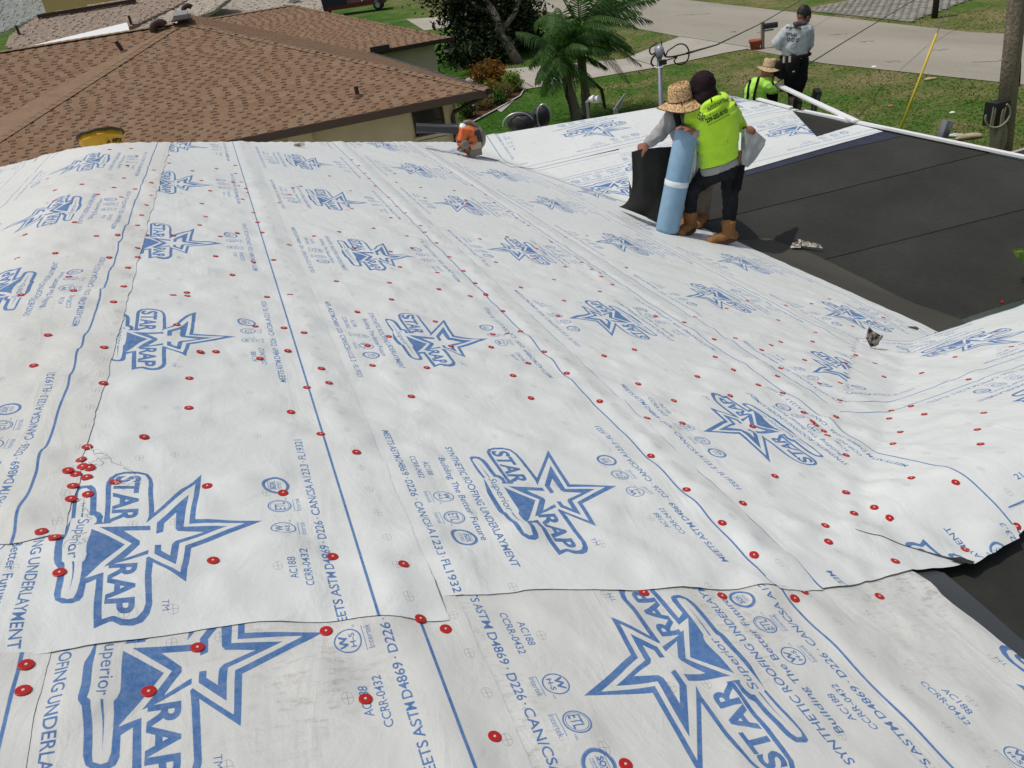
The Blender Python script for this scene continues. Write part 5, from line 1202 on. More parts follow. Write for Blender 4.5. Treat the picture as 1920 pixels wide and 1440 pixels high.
# ladder and plank on the far side of the edge
M_alu = mat('aluminium', (.45, .46, .48), .35, metal=.8); M_lad = mat('dark_ladder_rail', (.13, .125, .12), .5, metal=.3)
tL = K4(1497, 190, -.35); tR = K4(1533, 172, -.25)
ld = empty('ladder', Vector((tL.x, tL.y, GZ)), 'dark metal ladder leaning on the roof edge, its rails ending beside the standing man', 'ladder')
bs = HN*1.2
for q in (tL, tR):
    mb = MB(); mb.bar(q, Vector((q.x+bs.x, q.y+bs.y, GZ)), .045, .085, up=HN); r_ = obj('rail', mb, M_lad, ld)
    mb = MB(); mb.bar(q+Vector((0, 0, .02)), q-Vector((0, 0, .13))+bs*.05, .07, .10, up=HN); obj('end_cap', mb, M_black, r_)
mb = MB()
for i in range(1, 9):
    t = i/9.5; d1 = Vector((tL.x+bs.x, tL.y+bs.y, GZ)); d2 = Vector((tR.x+bs.x, tR.y+bs.y, GZ)); mb = MB(); mb.tube([tL.lerp(d1, t)+Vector((0, 0, 0)), tR.lerp(d2, t)], .016, 8); obj('rung', mb, M_lad, ld)
zp = min(an4L.z, an4R.z)-.10
pk = empty('scaffold', Vector((B4p.x, B4p.y, GZ)), 'low plank scaffold behind the roof edge, under the two men by the ladder', 'scaffold')
mb = MB(); c1 = K3(1395, 205, .15); c2_ = K4(1520, 205, .05); c1.z = c2_.z = zp-.02; mb.bar(c1, c2_, .4, .04); obj('plank', mb, M_khaki, pk)
for q in (c1, c2_):
    mb = MB(); mb.bar(q, Vector((q.x, q.y, GZ)), .06, .06, up=HN); obj('leg', mb, M_alu, pk)
lt = jp(1778, 226, C3(1768, 268), .12); ld2 = empty('ladder', Vector((lt.x, lt.y, GZ)), 'end of an aluminium ladder rail sticking up behind the white drip edge at the right', 'ladder')
mb = MB(); bt_ = Vector((lt.x-.35, lt.y+.5, GZ)); 
for dx in (-.030, .030): mb.bar(lt+Rv*dx, bt_+Rv*dx, .012, .09, up=HN)
mb.bar(lt, bt_, .06, .012, up=HN); obj('rail', mb, M_alu, ld2)
# roll of self-adhered membrane and its sheets
rb = hitroof(1251, 432, .02); rt = jp(1289, 240, rb, .0)
M_blue = noisemat('pale_blue_film', [(.3, (.22, .36, .50)), (.7, (.29, .44, .58))], 3, sc2=20, amt2=.06, bump=(12, .3, .01), rough=.42)
rl = empty('membrane_roll', rb, 'tall pale blue roll of membrane stood on end with a white tape band', 'roll')
ax_r = (rt-rb).normalized(); Q_ = ax_r.to_track_quat('Z', 'Y').to_matrix(); Lr = (rt-rb).length
mb = MB(); mb.lathe([(0, .0), (.090, .0), (.093, .02), (.092, Lr*.5), (.088, Lr-.01), (.084, Lr), (.05, Lr), (.045, Lr-.1), (0, Lr-.1)], rb, 40, Q_); obj('roll', mb, M_blue, rl, True)
mb = MB(); mb.lathe([(.0925, Lr*.455), (.0945, Lr*.46), (.0940, Lr*.505), (.0915, Lr*.51)], rb, 40, Q_); obj('tape', mb, mat('white_tape', (.75, .8, .84), .4), rl, True)
mb = MB(); mb.lathe([(.060, Lr-.12), (.062, Lr+.015), (.055, Lr+.018), (.052, Lr-.1)], rb, 24, Q_); obj('core', mb, mat('white_core', (.7, .72, .72), .6), rl, True)
def drape(name, top, bot, m, label, cat, hp=3.0, n=26, k=22, wav=.012, seed=0, bulge=None, vp=1.0):
    """sheet hanging from a polyline 'top' to a polyline 'bot'"""
    def ev(L_, s_):
        t = s_*(len(L_)-1); i = min(int(t), len(L_)-2); return Vector(L_[i]).lerp(Vector(L_[i+1]), t-i)
    vs_ = []
    for i in range(n+1):
        a, b = ev(top, i/n), ev(bot, i/n)
        for j in range(k+1):
            t = j/k; f = t**hp; P = Vector((a.x+(b.x-a.x)*f, a.y+(b.y-a.y)*f, a.z+(b.z-a.z)*(t**vp)))
            w_ = wav*noise.noise(Vector((i/n*5, t*2.5, seed)))*math.sin(PI*min(1, t*1.05)); P += HN*w_*3+Rv*w_
            if bulge: P += bulge*math.sin(PI*t)*math.sin(PI*i/n)
            vs_.append(P)
    mb = MB(); mb.add(vs_, [(i*(k+1)+j, (i+1)*(k+1)+j, (i+1)*(k+1)+j+1, i*(k+1)+j+1) for i in range(n) for j in range(k)])
    o = obj(name, mb, m, None, True, label=label, cat=cat); return o
hT = K2(1204, 281, -.44)
RP = lambda x, y, o_=.03: hitroof(x, y, o_)
def rz(v, o_=.012): return Vector((v.x, v.y, surf(v.x, v.y, .026+o_)))
tl, tr = jp(1184, 285, hT, .02), jp(1275, 274, hT, .10)
drape('membrane_flap', [tl, jp(1205, 279, hT, .0), jp(1240, 276, hT, .05), tr], [rz(RP(1160, 389)), rz(RP(1185, 398)), rz(RP(1210, 408)), rz(RP(1240, 424))], M_memb, 'black membrane sheet held up to the left of the blue roll', 'membrane', hp=3.2, wav=.006, vp=1.0)
M_rel = mat('white_release_film', (.74, .77, .77), .3, spec=.5, var=.06, vscale=4); M_rel.node_tree.nodes['Principled BSDF'].inputs['Transmission Weight'].default_value = .15
hQ = haR
drape('release_film', [J(1390, 244, .08), J(1400, 240, .02), J(1408, 240, .06), J(1420, 248, .18), J(1436, 262, .28)], [J(1388, 300, .10), J(1393, 312, .10), J(1402, 314, .14), J(1416, 300, .24), J(1434, 272, .30)], M_rel, 'crumpled white release film hanging from the right hand of the man in lime', 'film', hp=1.3, wav=.035, seed=4)
drape('release_film', [jp(1303, 245, rb, .0), jp(1312, 262, rb, .05), jp(1326, 268, rb, .12)], [jp(1290, 345, rb, .03), jp(1303, 338, rb, .08), jp(1318, 322, rb, .12)], M_rel, 'grey-white film peeling off the right side of the blue roll', 'film', hp=1.2, wav=.02, seed=6)
# leaf blower
pb = hitroof(884, 287, .05); M_or = mat('orange_plastic', (.62, .13, .03), .4, spec=.5, var=.25, vscale=14); M_grp = mat('grey_plastic', (.20, .175, .135), .55, var=.12, vscale=10); M_tube = mat('black_plastic_tube', (.022, .023, .025), .42, spec=.5)
lb = empty('leaf_blower', pb, 'orange and grey leaf blower with a long black tube, on the roof valley', 'leaf blower')
u_ = .0072*(pb-O).length/9.6
def Bp(px, py, d=0): return jp(px, py, pb, d)
X_ = X4; Zz = Z1
mb = MB(); ell(mb, Bp(878, 262), X_*.13, HN*.12, Zz*.15, 16); ell(mb, Bp(876, 252), X_*.10, HN*.11, Zz*.09, 12); mb.box(Bp(872, 252, -.04), (.15, .16, .13), Matrix.Rotation(.3, 3, 'Y')); fuse('engine_cover', mb, M_or, lb, .009, .006, 25)
mb = MB()
for i in range(7):
    a_ = i*PI/3.5; mb.bar(Bp(872, 270, -.115)+X_*math.cos(a_)*.03+Zz*math.sin(a_)*.03, Bp(872, 270, -.115)+X_*math.cos(a_)*.085+Zz*math.sin(a_)*.085, .012, .02, up=HN)
obj('cover_rib', mb, M_sole, lb)
mb = MB(); mb.lathe([(0, -.02), (.045, -.02), (.05, .0), (.04, .015), (.02, .018), (0, .01)], Bp(872, 271, -.13), 20, (-HN).to_track_quat('Z', 'Y').to_matrix()); obj('starter', mb, M_grp, lb, True)
mb = MB(); mb.lathe([(0, -.07), (.10, -.07), (.115, -.04), (.115, .04), (.10, .07), (0, .07)], Bp(890, 259, .06), 28, (HN+X_*.5).normalized().to_track_quat('Z', 'Y').to_matrix(), sx=1, sy=1.15); obj('fan_housing', mb, M_grp, lb, True)
mb = MB(); mb.tube([Bp(872, 238, .02), Bp(872, 229, .02), Bp(880, 228, .02), Bp(893, 236, .04), Bp(901, 249, .05), Bp(903, 266, .04), Bp(899, 280, .0)], [.022, .024, .024, .022, .022, .024, .026], 10); obj('handle', mb, M_grp, lb, True)
mb = MB(); mb.box(Bp(893, 256, -.03), (.085, .10, .13), Matrix.Rotation(-.15, 3, 'Y')); obj('air_filter', mb, M_tube, lb)
mb = MB(); mb.box(Bp(890, 273, -.05), (.12, .10, .075)); obj('fuel_tank', mb, mat('milky_tank', (.45, .36, .27), .4), lb)
mb = MB(); mb.box(Bp(889, 284, -.03), (.13, .15, .07)); mb.box(Bp(868, 280, -.03), (.09, .14, .03)); obj('foot', mb, M_grp, lb)
mb = MB(); a, b = Bp(867, 242, .0), Bp(781, 240, .05); mb.tube([a+(a-b).normalized()*.02, a, a.lerp(b, .3), a.lerp(b, .6), a.lerp(b, .85), b], [.058, .055, .050, .045, .050, .052], 20, cap=False); mb.tube([b, b-(b-a).normalized()*.01], [.052, .0], 20, cap=False); obj('blower_tube', mb, M_tube, lb, True)
mb = MB(); ell(mb, Bp(867, 241), X_*.055, HN*.07, Zz*.055, 12); obj('tube_joint', mb, M_white, lb, True)
# yellow bucket beyond the hip
kb = jp(203, 300, Vector((0, 6.95, 0)), 0); bx, by = kb.x, kb.y; kb = Vector((bx, by, RZ(bx, by)+.02)); axb = (Vector((-.12, 0, 1))+HN*.42).normalized(); topz = jp(203, 252, kb, 0); Hb = (topz-kb).length
bk = empty('bucket', kb, 'yellow plastic bucket with a dark rim, standing just beyond the roof hip', 'bucket'); Qb = axb.to_track_quat('Z', 'Y').to_matrix()
M_yel = mat('yellow_plastic', (.72, .40, .012), .4, spec=.5, var=.1, vscale=20); r_b = .165
mb = MB(); mb.lathe([(0, 0), (r_b*.86, 0), (r_b*.93, Hb*.75), (r_b*.985, Hb*.76), (r_b*.985, Hb*.80), (r_b*.95, Hb*.82), (r_b, Hb*.99), (r_b*.93, Hb), (r_b*.90, Hb*.6), (0, Hb*.6)], kb, 40, Qb); bo = obj('bucket_body', mb, M_yel, bk, True)
mb = MB(); 
pts = [kb+Qb @ Vector((r_b*1.0*math.cos(a_), r_b*1.0*math.sin(a_), Hb*(.985+.012*math.sin(a_*9)))) for a_ in np.linspace(0, 2*PI, 60)]; mb.tube(pts, .012, 6, cap=False); obj('rim', mb, mat('tarry_rim', (.03, .022, .012), .5), bk, True)
print_on(bo, 'APOC', (210, 267.5), (230, 266.5), .030, M_ink, bk, 'label_print', bold=.05); print_on(bo, '\u25b2', (200, 270.5), (204.5, 270.5), .02, M_ink, bk, 'label_print')
mb = MB(); p_, n_ = on_mesh(bo, 204, 266)
if p_ is not None:
    e = X4; mb.add([p_-e*.012-Z1*.008+n_*.004, p_+e*.014-Z1*.008+n_*.004, p_+Z1*.018+n_*.004], [(0, 1, 2)]); obj('label_print', mb, M_ink, bk)
# bent flashing debris with its shadow, broken piece on the membrane
def crumple(px, py, pts, m, label, cat='debris', name='bent_flashing'):
    P = hitroof(px, py, .03); P.z = surf(P.x, P.y, .022); bm = bmesh.new(); M = Matrix((X4, HN, Z1)).transposed()
    mb = MB(); rr = random.Random(int(px))
    for poly in pts:
        q = [P+M @ Vector(v) for v in poly]; c = sum(q, Vector())/len(q); nn2 = (q[1]-q[0]).cross(q[2]-q[0]).normalized()*.003
        n = len(q); mb.add(q+[v+nn2 for v in q], [tuple(range(n)), tuple(reversed(range(n, 2*n)))]+[(i, (i+1) % n, n+(i+1) % n, n+i) for i in range(n)])
    return tag(obj(name, mb, m), label, cat)
M_rust = noisemat('tarred_metal', [(.40, (.05, .035, .025)), (.50, (.30, .27, .24)), (.6, (.62, .58, .52))], 28, det=6, bump=(60, .8, .01), rough=.6)
crumple(1640, 648, [[(-.02, .0, .0), (.01, .02, 0), (-.01, .0, .085), (-.035, .01, .12), (-.05, 0, .06)], [(-.01, 0, .09), (.04, .03, .05), (.03, .02, .0), (.0, 0, .0)], [(-.02, -.005, .03), (.035, 0, .065), (.055, .03, .035), (.01, .01, .0)]], M_rust, 'bent torn piece of tarred metal flashing standing up on the white sheet')
crumple(1503, 460, [[(-.06, .02, .0), (-.02, .06, .01), (.0, .03, .05), (-.04, 0, .045)], [(-.02, 0, .01), (.13, -.10, .0), (.11, -.08, .03), (-.02, .03, .055)], [(-.09, 0, 0), (-.02, -.03, 0), (.0, 0, .04), (-.06, .03, .03)]], M_rust, 'broken pale and rusty scrap lying on the black membrane', name='scrap')
crumple(561, 273, [[(-.05, 0, 0), (.0, .03, 0), (.01, 0, .03), (-.04, 0, .03)], [(0, 0, 0), (.05, .0, .0), (.05, .02, .02), (.0, .02, .03)]], mat('foam_scrap', (.42, .36, .28), .9), 'small pale foam scrap on the far roof edge', name='scrap')
# loose shreds of woven scrim where the ridge sheet was torn
mb = MB(); rr = random.Random(12)
for (a, b) in [((168, 838), (255, 885)), ((172, 870), (188, 850)), ((150, 935), (165, 965)), ((215, 910), (258, 895)), ((160, 1000), (120, 1030))]:
    p, q = hitroof(*a, .03), hitroof(*b, .03); pts = [p.lerp(q, t) for t in np.linspace(0, 1, 9)]
    pts = [Vector((v.x+rr.uniform(-.008, .008), v.y+rr.uniform(-.008, .008), surf(v.x, v.y, .028)+rr.uniform(.0, .006))) for v in pts]; mb.tube(pts, .0009, 4)
tag(obj('thread', mb, mat('pale_thread', (.6, .6, .58), .7)), 'loose pale threads of torn scrim beside the cluster of red nails', 'threads')
# ------------------------------------------------------------------ yard and street things
def leafcloud(mb, cl, n, size, seed=0, mats=3, up=.3, sp=2.2):
    rr = random.Random(seed); tot = sum(c[3]*c[4]*c[5] for c in cl)**(1)
    for (x, y, z, rx, ry, rz_) in cl:
        k = int(n*(rx*ry*rz_)/tot)
        nc = max(3, k//28); cen = []
        for i in range(nc):
            while True:
                v = Vector((rr.uniform(-1, 1), rr.uniform(-1, 1), rr.uniform(-1, 1)))
                if .35 < v.length < 1: break
            cen.append(Vector((x+v.x*rx, y+v.y*ry, z+v.z*rz_)))
        for i in range(k):
            c = rr.choice(cen); s_ = size*rr.uniform(.6, 1.4); p = c+Vector((rr.gauss(0, 1), rr.gauss(0, 1), rr.gauss(0, .7)))*size*sp
            d = Vector((rr.gauss(0, 1), rr.gauss(0, 1), rr.gauss(0, .7)-up)).normalized(); e = d.cross(Vector((rr.gauss(0, 1), rr.gauss(0, 1), rr.gauss(0, 1)))).normalized()
            mb.add([p, p+d*s_*.5+e*s_*.25, p+d*s_, p+d*s_*.5-e*s_*.25], [(0, 1, 2, 3)], rr.randrange(mats))
def greens(pref, cols): return [leafmat(pref+'_leaf', c, .15 if pref == 'dark' else .45) for c in cols]
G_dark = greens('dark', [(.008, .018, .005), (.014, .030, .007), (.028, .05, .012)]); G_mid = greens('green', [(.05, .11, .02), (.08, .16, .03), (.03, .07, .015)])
G_palm = greens('palm', [(.045, .11, .025), (.075, .155, .04), (.022, .055, .013)]); G_crot = greens('croton', [(.30, .13, .02), (.06, .07, .02), (.16, .05, .02)])
G_dry = greens('dry', [(.20, .14, .07), (.12, .12, .04), (.26, .18, .10)]); G_lime = greens('lime', [(.16, .24, .04), (.22, .30, .06), (.09, .16, .03)])
M_bark = mat('pale_bark', (.17, .145, .12), .9, bump=(20, .8, .03), var=.3, vscale=6); M_pbark = mat('palm_bark', (.17, .15, .12), .9, bump=(30, .6, .02), var=.25, vscale=9)
def ctr(px, py, d): return at(px, py, d)
# big dark tree
tb = hitg(972, 118); dT = (tb-O).dot(Fv); td = empty('tree', tb, 'large dark broadleaf tree with a leaning pale trunk behind the palm', 'tree')
mb = MB(); dT0 = dT; mb.tube([tb-Z1*.1, at(955, 90, dT-.1), at(938, 62, dT-.2), at(930, 30, dT-.3), at(905, -10, dT-.4)], [.30, .24, .20, .17, .12], 10); mb.tube([at(938, 62, dT-.2), at(965, 25, dT), at(985, -20, dT)], [.15, .11, .07], 8); mb.tube([at(930, 30, dT-.3), at(880, 5, dT), at(840, 0, dT)], [.12, .08, .05], 8); obj('trunk', mb, M_bark, td, True)
u = dT/FPX
def cl(px, py, w_, h_, d=0, dd=None): P = at(px, py, dT+d); return (P.x, P.y, P.z, w_*u, (dd or w_)*u, h_*u)
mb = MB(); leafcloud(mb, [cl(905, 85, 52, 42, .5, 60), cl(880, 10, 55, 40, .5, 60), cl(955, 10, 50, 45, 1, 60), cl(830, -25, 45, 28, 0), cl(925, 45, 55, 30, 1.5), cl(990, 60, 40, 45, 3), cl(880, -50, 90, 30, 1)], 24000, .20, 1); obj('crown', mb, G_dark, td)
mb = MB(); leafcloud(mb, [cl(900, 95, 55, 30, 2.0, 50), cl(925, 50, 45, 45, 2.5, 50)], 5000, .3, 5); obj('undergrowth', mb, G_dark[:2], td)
mb = MB(); rr = random.Random(3)
for i in range(26):
    p = at(868+rr.uniform(-6, 14), 108+rr.uniform(-4, 8), dT-1.2); a_ = rr.uniform(0, 2*PI); q = p+Vector((math.cos(a_)*.5, math.sin(a_)*.5, rr.uniform(.3, .8))); r2 = q+Vector((math.cos(a_)*.4, math.sin(a_)*.4, -.1)); e = Vector((-math.sin(a_), math.cos(a_), 0))*.05
    mb.add([p-e, p+e, q+e, q-e, r2], [(0, 1, 2, 3), (3, 2, 4)], rr.randrange(2))
obj('leaf', mb, G_dark, td, kind='stuff')
# palms
def frond(mb, base, az, el, L_, droop, seed, ll=.55, n=34, wind=Vector((.0, 0, 0))):
    rr = random.Random(seed); d = Vector((math.cos(az)*math.cos(el), math.sin(az)*math.cos(el), math.sin(el))); p = Vector(base); pts = [p.copy()]
    for i in range(n):
        d = (d+Vector((0, 0, -droop/n))+wind/n).normalized(); p = p+d*L_/n; pts.append(p.copy())
    mb.tube(pts, [.022*(1-i/len(pts)*.8) for i in range(len(pts))], 4, 0)
    for i in range(4, n):
        t = i/n; dd_ = (pts[i+1]-pts[i]).normalized(); sd = dd_.cross(Z1).normalized(); l_ = ll*math.sin(PI*min(1, .15+t*.85))**.6*rr.uniform(.8, 1.1)
        for s_ in (-1, 1):
            v = (sd*s_*.75+dd_*.55+Vector((0, 0, -.12-.5*t*rr.uniform(.4, 1.2)))+wind*.25).normalized(); w_ = .027
            a = pts[i]; m_ = a+v*l_*.5; e_ = a+(v+Vector((0, 0, -.45))+wind*.25).normalized()*l_; mb.add([a-dd_*w_*.5, a+dd_*w_*.5, m_+dd_*w_, m_-dd_*w_, e_], [(0, 1, 2, 3), (3, 2, 4)], 0 if rr.random() < .5 else 1)
WIND = (Rv*.9).copy(); WIND.z = 0
def palm(base, crown, rt_, L_, nf, label, seed, wind=.8, trunkr=(.17, .13), ll=.6, boots=True):
    t = empty('palm_tree', base, label, 'palm tree', 'palms on the front lawn')
    mb = MB(); pts = [Vector(base).lerp(Vector(crown), k/10)+Rv*.05*math.sin(k*.6) for k in range(11)]; mb.tube(pts, [trunkr[0]+(trunkr[1]-trunkr[0])*k/10+(.012 if k % 2 else 0) for k in range(11)], 12); obj('trunk', mb, M_pbark, t, True)
    rr = random.Random(seed)
    for i in range(nf):
        az = i*2.39996+rr.uniform(-.3, .3); el = rr.uniform(.15, 1.3) if i > nf*.2 else rr.uniform(-.2, .2); mb = MB()
        frond(mb, Vector(crown)+Vector((0, 0, rr.uniform(0, .25))), az, el, L_*rr.uniform(.8, 1.1), rr.uniform(.9, 1.6), seed*100+i, ll, wind=WIND*wind); o = obj('frond', mb, rr.choice([[G_palm[0], G_palm[1]], [G_palm[1], G_palm[0]], [G_palm[0], G_palm[2]]]), t)
    if boots:
        mb = MB()
        for i in range(70):
            a_ = rr.uniform(0, 2*PI); p = Vector(crown)-Vector((0, 0, rr.uniform(.0, .25))); mb.tube([p, p+Vector((math.cos(a_)*.25, math.sin(a_)*.25, -.1)), p+Vector((math.cos(a_)*rr.uniform(.25, .45), math.sin(a_)*rr.uniform(.25, .45), -rr.uniform(.3, .7)))], .008, 3)
        o = obj('flower_stalk', mb, mat('pale_stalk', (.30, .30, .16), .8), t)
    return t
b1 = hitg(1080, 240); d1 = (b1-O).dot(Fv)
P1 = jp(1063, 140, b1); cr1 = jp(1060, 118, b1)
t1 = palm(b1, cr1, 0, 1.6, 20, 'shorter palm with a smooth grey trunk, nearest to the white roof edge', 1, .75)
b2 = hitg(1102, 232); cr2 = jp(1092, 70, b2+HN*.6)
t2 = palm(b2+HN*.6, cr2, 0, 2.5, 30, 'taller windblown palm with a browner trunk behind the shorter palm', 2, 1.1, (.15, .12), .7, False)
mb = MB(); mb.tube([jp(1090, 135, b2), jp(1108, 150, b2), jp(1128, 168, b2), jp(1134, 200, b2), jp(1136, 205, b2)], [.03, .05, .06, .05, .02], 6); mb.tube([jp(1063, 150, b1, -.1), jp(1062, 180, b1, -.2), jp(1069, 200, b1, -.2), jp(1072, 225, b1, -.2)], [.03, .045, .03, .02], 6); o = obj('dead_frond', mb, mat('dead_brown', (.06, .03, .02), .9), t2)
# areca palm at the right edge below the low wing
bp_ = Vector((6.55, 3.36, GZ)); ar = empty('areca_palm', bp_, 'feathery green areca palm below the low roof at the right edge', 'palm tree')
rr = random.Random(9)
for i in range(26):
    mb = MB(); b0 = Vector((6.25+rr.uniform(0, .9), 3.36+rr.uniform(-.12, .1), -2.15)); frond(mb, b0, rr.uniform(PI*.75, PI*1.25) if i % 3 else rr.uniform(-.5, .5), rr.uniform(.9, 1.4), rr.uniform(1.0, 1.6), rr.uniform(1.3, 2.1), 900+i, .30, 34); obj('frond', mb, [G_lime[0], G_lime[1]] if i % 2 else [G_lime[2], G_lime[0]], ar)
mb = MB()
for i in range(5): mb.tube([bp_+Vector((i*.15-.3, 0, 0)), bp_+Vector((i*.2-.3, 0, 2.2))], .04, 8)
obj('stem', mb, G_lime[2], ar, True)
# shrubs in the mulch bed
gpoly('mulch_bed', P2((985, 166), (978, 182), (930, 208), (886, 232), (862, 226), (880, 190), (930, 168)), .03, M_mulch)
mb = MB(); ed = [hitg(*q) for q in ((985, 166), (976, 182), (950, 197), (930, 208), (908, 220), (886, 232))]
mb.tube([v+Z1*.06 for v in ed], .022, 6); tag(obj('bed_edging', mb, M_white), 'white edging curving along the mulch bed', 'edging')
def shrub(px, py, w_, h_, mats, label, n=900, sz=.10, seed=0, d=0, group=None):
    g_ = hitg(px, py); dd_ = (g_-O).dot(Fv); u_ = dd_/FPX; t = empty('shrub', g_, label, 'shrub', group)
    mb = MB(); leafcloud(mb, [(g_.x, g_.y, g_.z+h_*u_*.55, w_*u_*.5, w_*u_*.5, h_*u_*.5)], n, sz, seed, up=-.2, sp=1.0); obj('foliage', mb, mats, t)
    mb = MB(); rr = random.Random(seed)
    for i in range(5): mb.tube([g_, g_+Vector((rr.uniform(-.2, .2), rr.uniform(-.2, .2), h_*u_*.6))], .02, 5)
    obj('stem', mb, M_bark, t)
shrub(922, 166, 62, 42, [G_crot[0], G_crot[1], G_crot[2]], 'orange and dark green croton shrub beside the concrete path', 2200, .16, 1)
shrub(926, 178, 34, 24, [G_crot[0], G_lime[0], G_crot[1]], 'low yellow croton in front of the larger croton', 700, .12, 2)
shrub(964, 172, 36, 32, G_lime, 'bright green round shrub at the corner of the mulch bed', 1600, .10, 3)
shrub(934, 196, 30, 24, G_mid, 'mid green shrub in the middle of the mulch bed', 900, .10, 4)
shrub(905, 206, 30, 24, G_dry, 'dry tan shrub by the house corner', 800, .09, 5)
shrub(876, 222, 30, 34, G_mid, 'green shrub beside the downpipe of the cream house', 900, .10, 6)
shrub(948, 184, 26, 24, G_dry, 'pale straggly shrub behind the white edging', 500, .09, 7)
pl = hitg(893, 224); t = empty('path_light', pl, 'small dark garden path light in the mulch bed', 'garden light')
mb = MB(); mb.tube([pl, pl+Z1*.45], .015, 6); obj('post', mb, M_black, t); mb = MB(); mb.lathe([(.02, .42), (.10, .48), (.02, .56), (0, .6)], pl, 12); obj('lamp_head', mb, M_brown, t)
# black covered seats with chrome hoops behind the low wing
def dome(px, py, w_, h_, label, rim):
    w_ *= 1.25; h_ *= 1.25
    base = hitz(px, py+14, -2.9); base = C3(px, py+3)+HN*1.6; u_ = (base-O).dot(Fv)/FPX; c = jp(px, py, base, 0); t = empty('covered_seat', Vector((c.x, c.y, GZ)), label, 'covered seat', 'black covered seats')
    mb = MB(); ell(mb, c, X4*w_*u_*.5, HN*w_*u_*.4, Z1*h_*u_*.55, 20); fuse('cover', mb, M_black, t, .02, .012, 8)
    mb = MB(); pts = [c+X4*(rim*w_*u_*.15)+X4*w_*u_*.5*math.cos(a_)*(.75 if rim > 0 else 1)-HN*.1+Z1*h_*u_*.60*math.sin(a_) for a_ in np.linspace(-.6 if rim < 0 else 0, PI+.6 if rim > 0 else PI, 24)]; mb.tube(pts, .014, 8); obj('hoop', mb, M_alu, t, True)
    mb = MB()
    for s_ in (-.3, .3): mb.tube([c+X4*s_*w_*u_-Z1*.1, Vector((c.x+X4.x*s_*w_*u_, c.y+X4.y*s_*w_*u_, GZ))], .02, 6)
    obj('leg', mb, M_alu, t)
dome(979, 230, 46, 28, 'larger low black domed cover, left of the pair beyond the white sheet', -1)
dome(1014, 219, 28, 32, 'smaller upright black cover with a bright chrome hoop, right of the pair', 1)
bq = C3(1163, 200)+HN*1.2; mb = MB(); pts = [(1150, 206), (1158, 196), (1172, 176), (1173, 178), (1164, 196), (1162, 206)]
q = [jp(x, y, bq) for x, y in pts]; n = len(q); mb.add(q+[v+HN*.05 for v in q], [tuple(range(n)), tuple(reversed(range(n, 2*n)))]+[(i, (i+1) % n, n+(i+1) % n, n+i) for i in range(n)]); mb.tube([jp(1154, 204, bq), Vector((jp(1154, 204, bq).x, jp(1154, 204, bq).y, GZ))], .03, 6)
tag(obj('curved_blade', mb, M_alu), 'pale grey curved blade-like piece sticking up past the white roof edge', 'yard object')
bq = C3(1105, 215)+HN*1.2; t = empty('spotlight', jp(1105, 230, bq), 'white twin floodlight on a bracket beside the palm trunk', 'floodlight'); mb = MB(); mb.tube([Vector((jp(1102, 225, bq).x, jp(1102, 225, bq).y, GZ)), jp(1102, 205, bq), jp(1100, 192, bq), jp(1106, 186, bq)], .02, 6); obj('bracket', mb, M_alu, t)
for x, y in ((1106, 187), (1114, 188)):
    mb = MB(); mb.lathe([(0, 0), (.035, .0), (.052, .07), (.048, .08), (0, .06)], jp(x, y, bq), 14, (X4*.7-HN*.5+Z1*.2).to_track_quat('Z', 'Y').to_matrix()); obj('lamp_head', mb, M_white, t, True)
# service mast and cables
mp = C3(1240, 205)+HN*1.1; ms = empty('service_mast', Vector((jp(1238, 175, mp).x, jp(1238, 175, mp).y, GZ)), 'grey electric service mast with weatherhead beyond the white roof sheet', 'mast')
M_galv = mat('grey_conduit', (.20, .22, .25), .5, metal=.4)
mb = MB(); mt = jp(1236, 104, mp); mb.tube([Vector((mt.x, mt.y, GZ)), mt], .033, 12); mb.tube([mt-Z1*.02, mt+Z1*.03], .05, 12); obj('pipe', mb, M_galv, ms, True)
mb = MB(); hc = jp(1236, 95, mp); ell(mb, hc, X4*.065, HN*.075, Z1*.075, 14); obj('weatherhead', mb, mat('grey_cap', (.33, .35, .40), .45, metal=.3), ms, True)
mb = MB(); g_ = lambda *q: spline([jp(x, y, mp, d) for x, y, d in q])
mb.tube(g_((1230, 98, 0), (1222, 102, 0), (1218, 96, 0), (1220, 88, 0), (1227, 84, 0), (1232, 79, 0)), .011, 6); mb.tube(g_((1232, 100, 0), (1224, 108, 0), (1221, 118, 0), (1226, 125, 0)), .013, 6); mb.tube(g_((1240, 88, 0), (1241, 82, 0), (1239, 77, 0)), .008, 5)
mb.tube(g_((1244, 95, 0), (1248, 104, 0), (1252, 96, 0), (1260, 90, 0), (1272, 83, 0), (1284, 84, 0), (1291, 94, 0), (1291, 108, 0), (1284, 118, 0), (1272, 121, 0), (1264, 115, 0), (1270, 106, 0)), .010, 6); mb.tube(g_((1244, 98, 0), (1248, 106, 0), (1262, 106, 0), (1290, 100, 0)), .011, 6); mb.tube(g_((1242, 116, 0), (1250, 113, 0), (1268, 107, 0)), .008, 5)
obj('cable', mb, M_black, ms, True); mb = MB(); mb.tube(g_((1226, 125, -.05), (1236, 127, -.08), (1246, 122, -.05), (1247, 116, 0)), .008, 6); obj('support_wire', mb, M_white, ms); mb = MB(); mb.box(jp(1242, 117, mp, -.03), (.10, .06, .06)); obj('clamp', mb, M_black, ms)
c0 = jp(1288, 100, mp); far1 = at(1502, 0, 34); far2 = at(1700, -110, 48)
mb = MB(); mid = at(1425, 45, 25); pts = []
for t_ in np.linspace(0, 1, 20):
    pt = c0.lerp(far1, t_); px = 1288+(1502-1288)*t_; yy = np.interp(px, [1288, 1344, 1425, 1502], [100, 84, 45, 0]); dd_ = (c0-O).dot(Fv)*(1-t_)+34*t_; pts.append(at(px, yy, dd_))
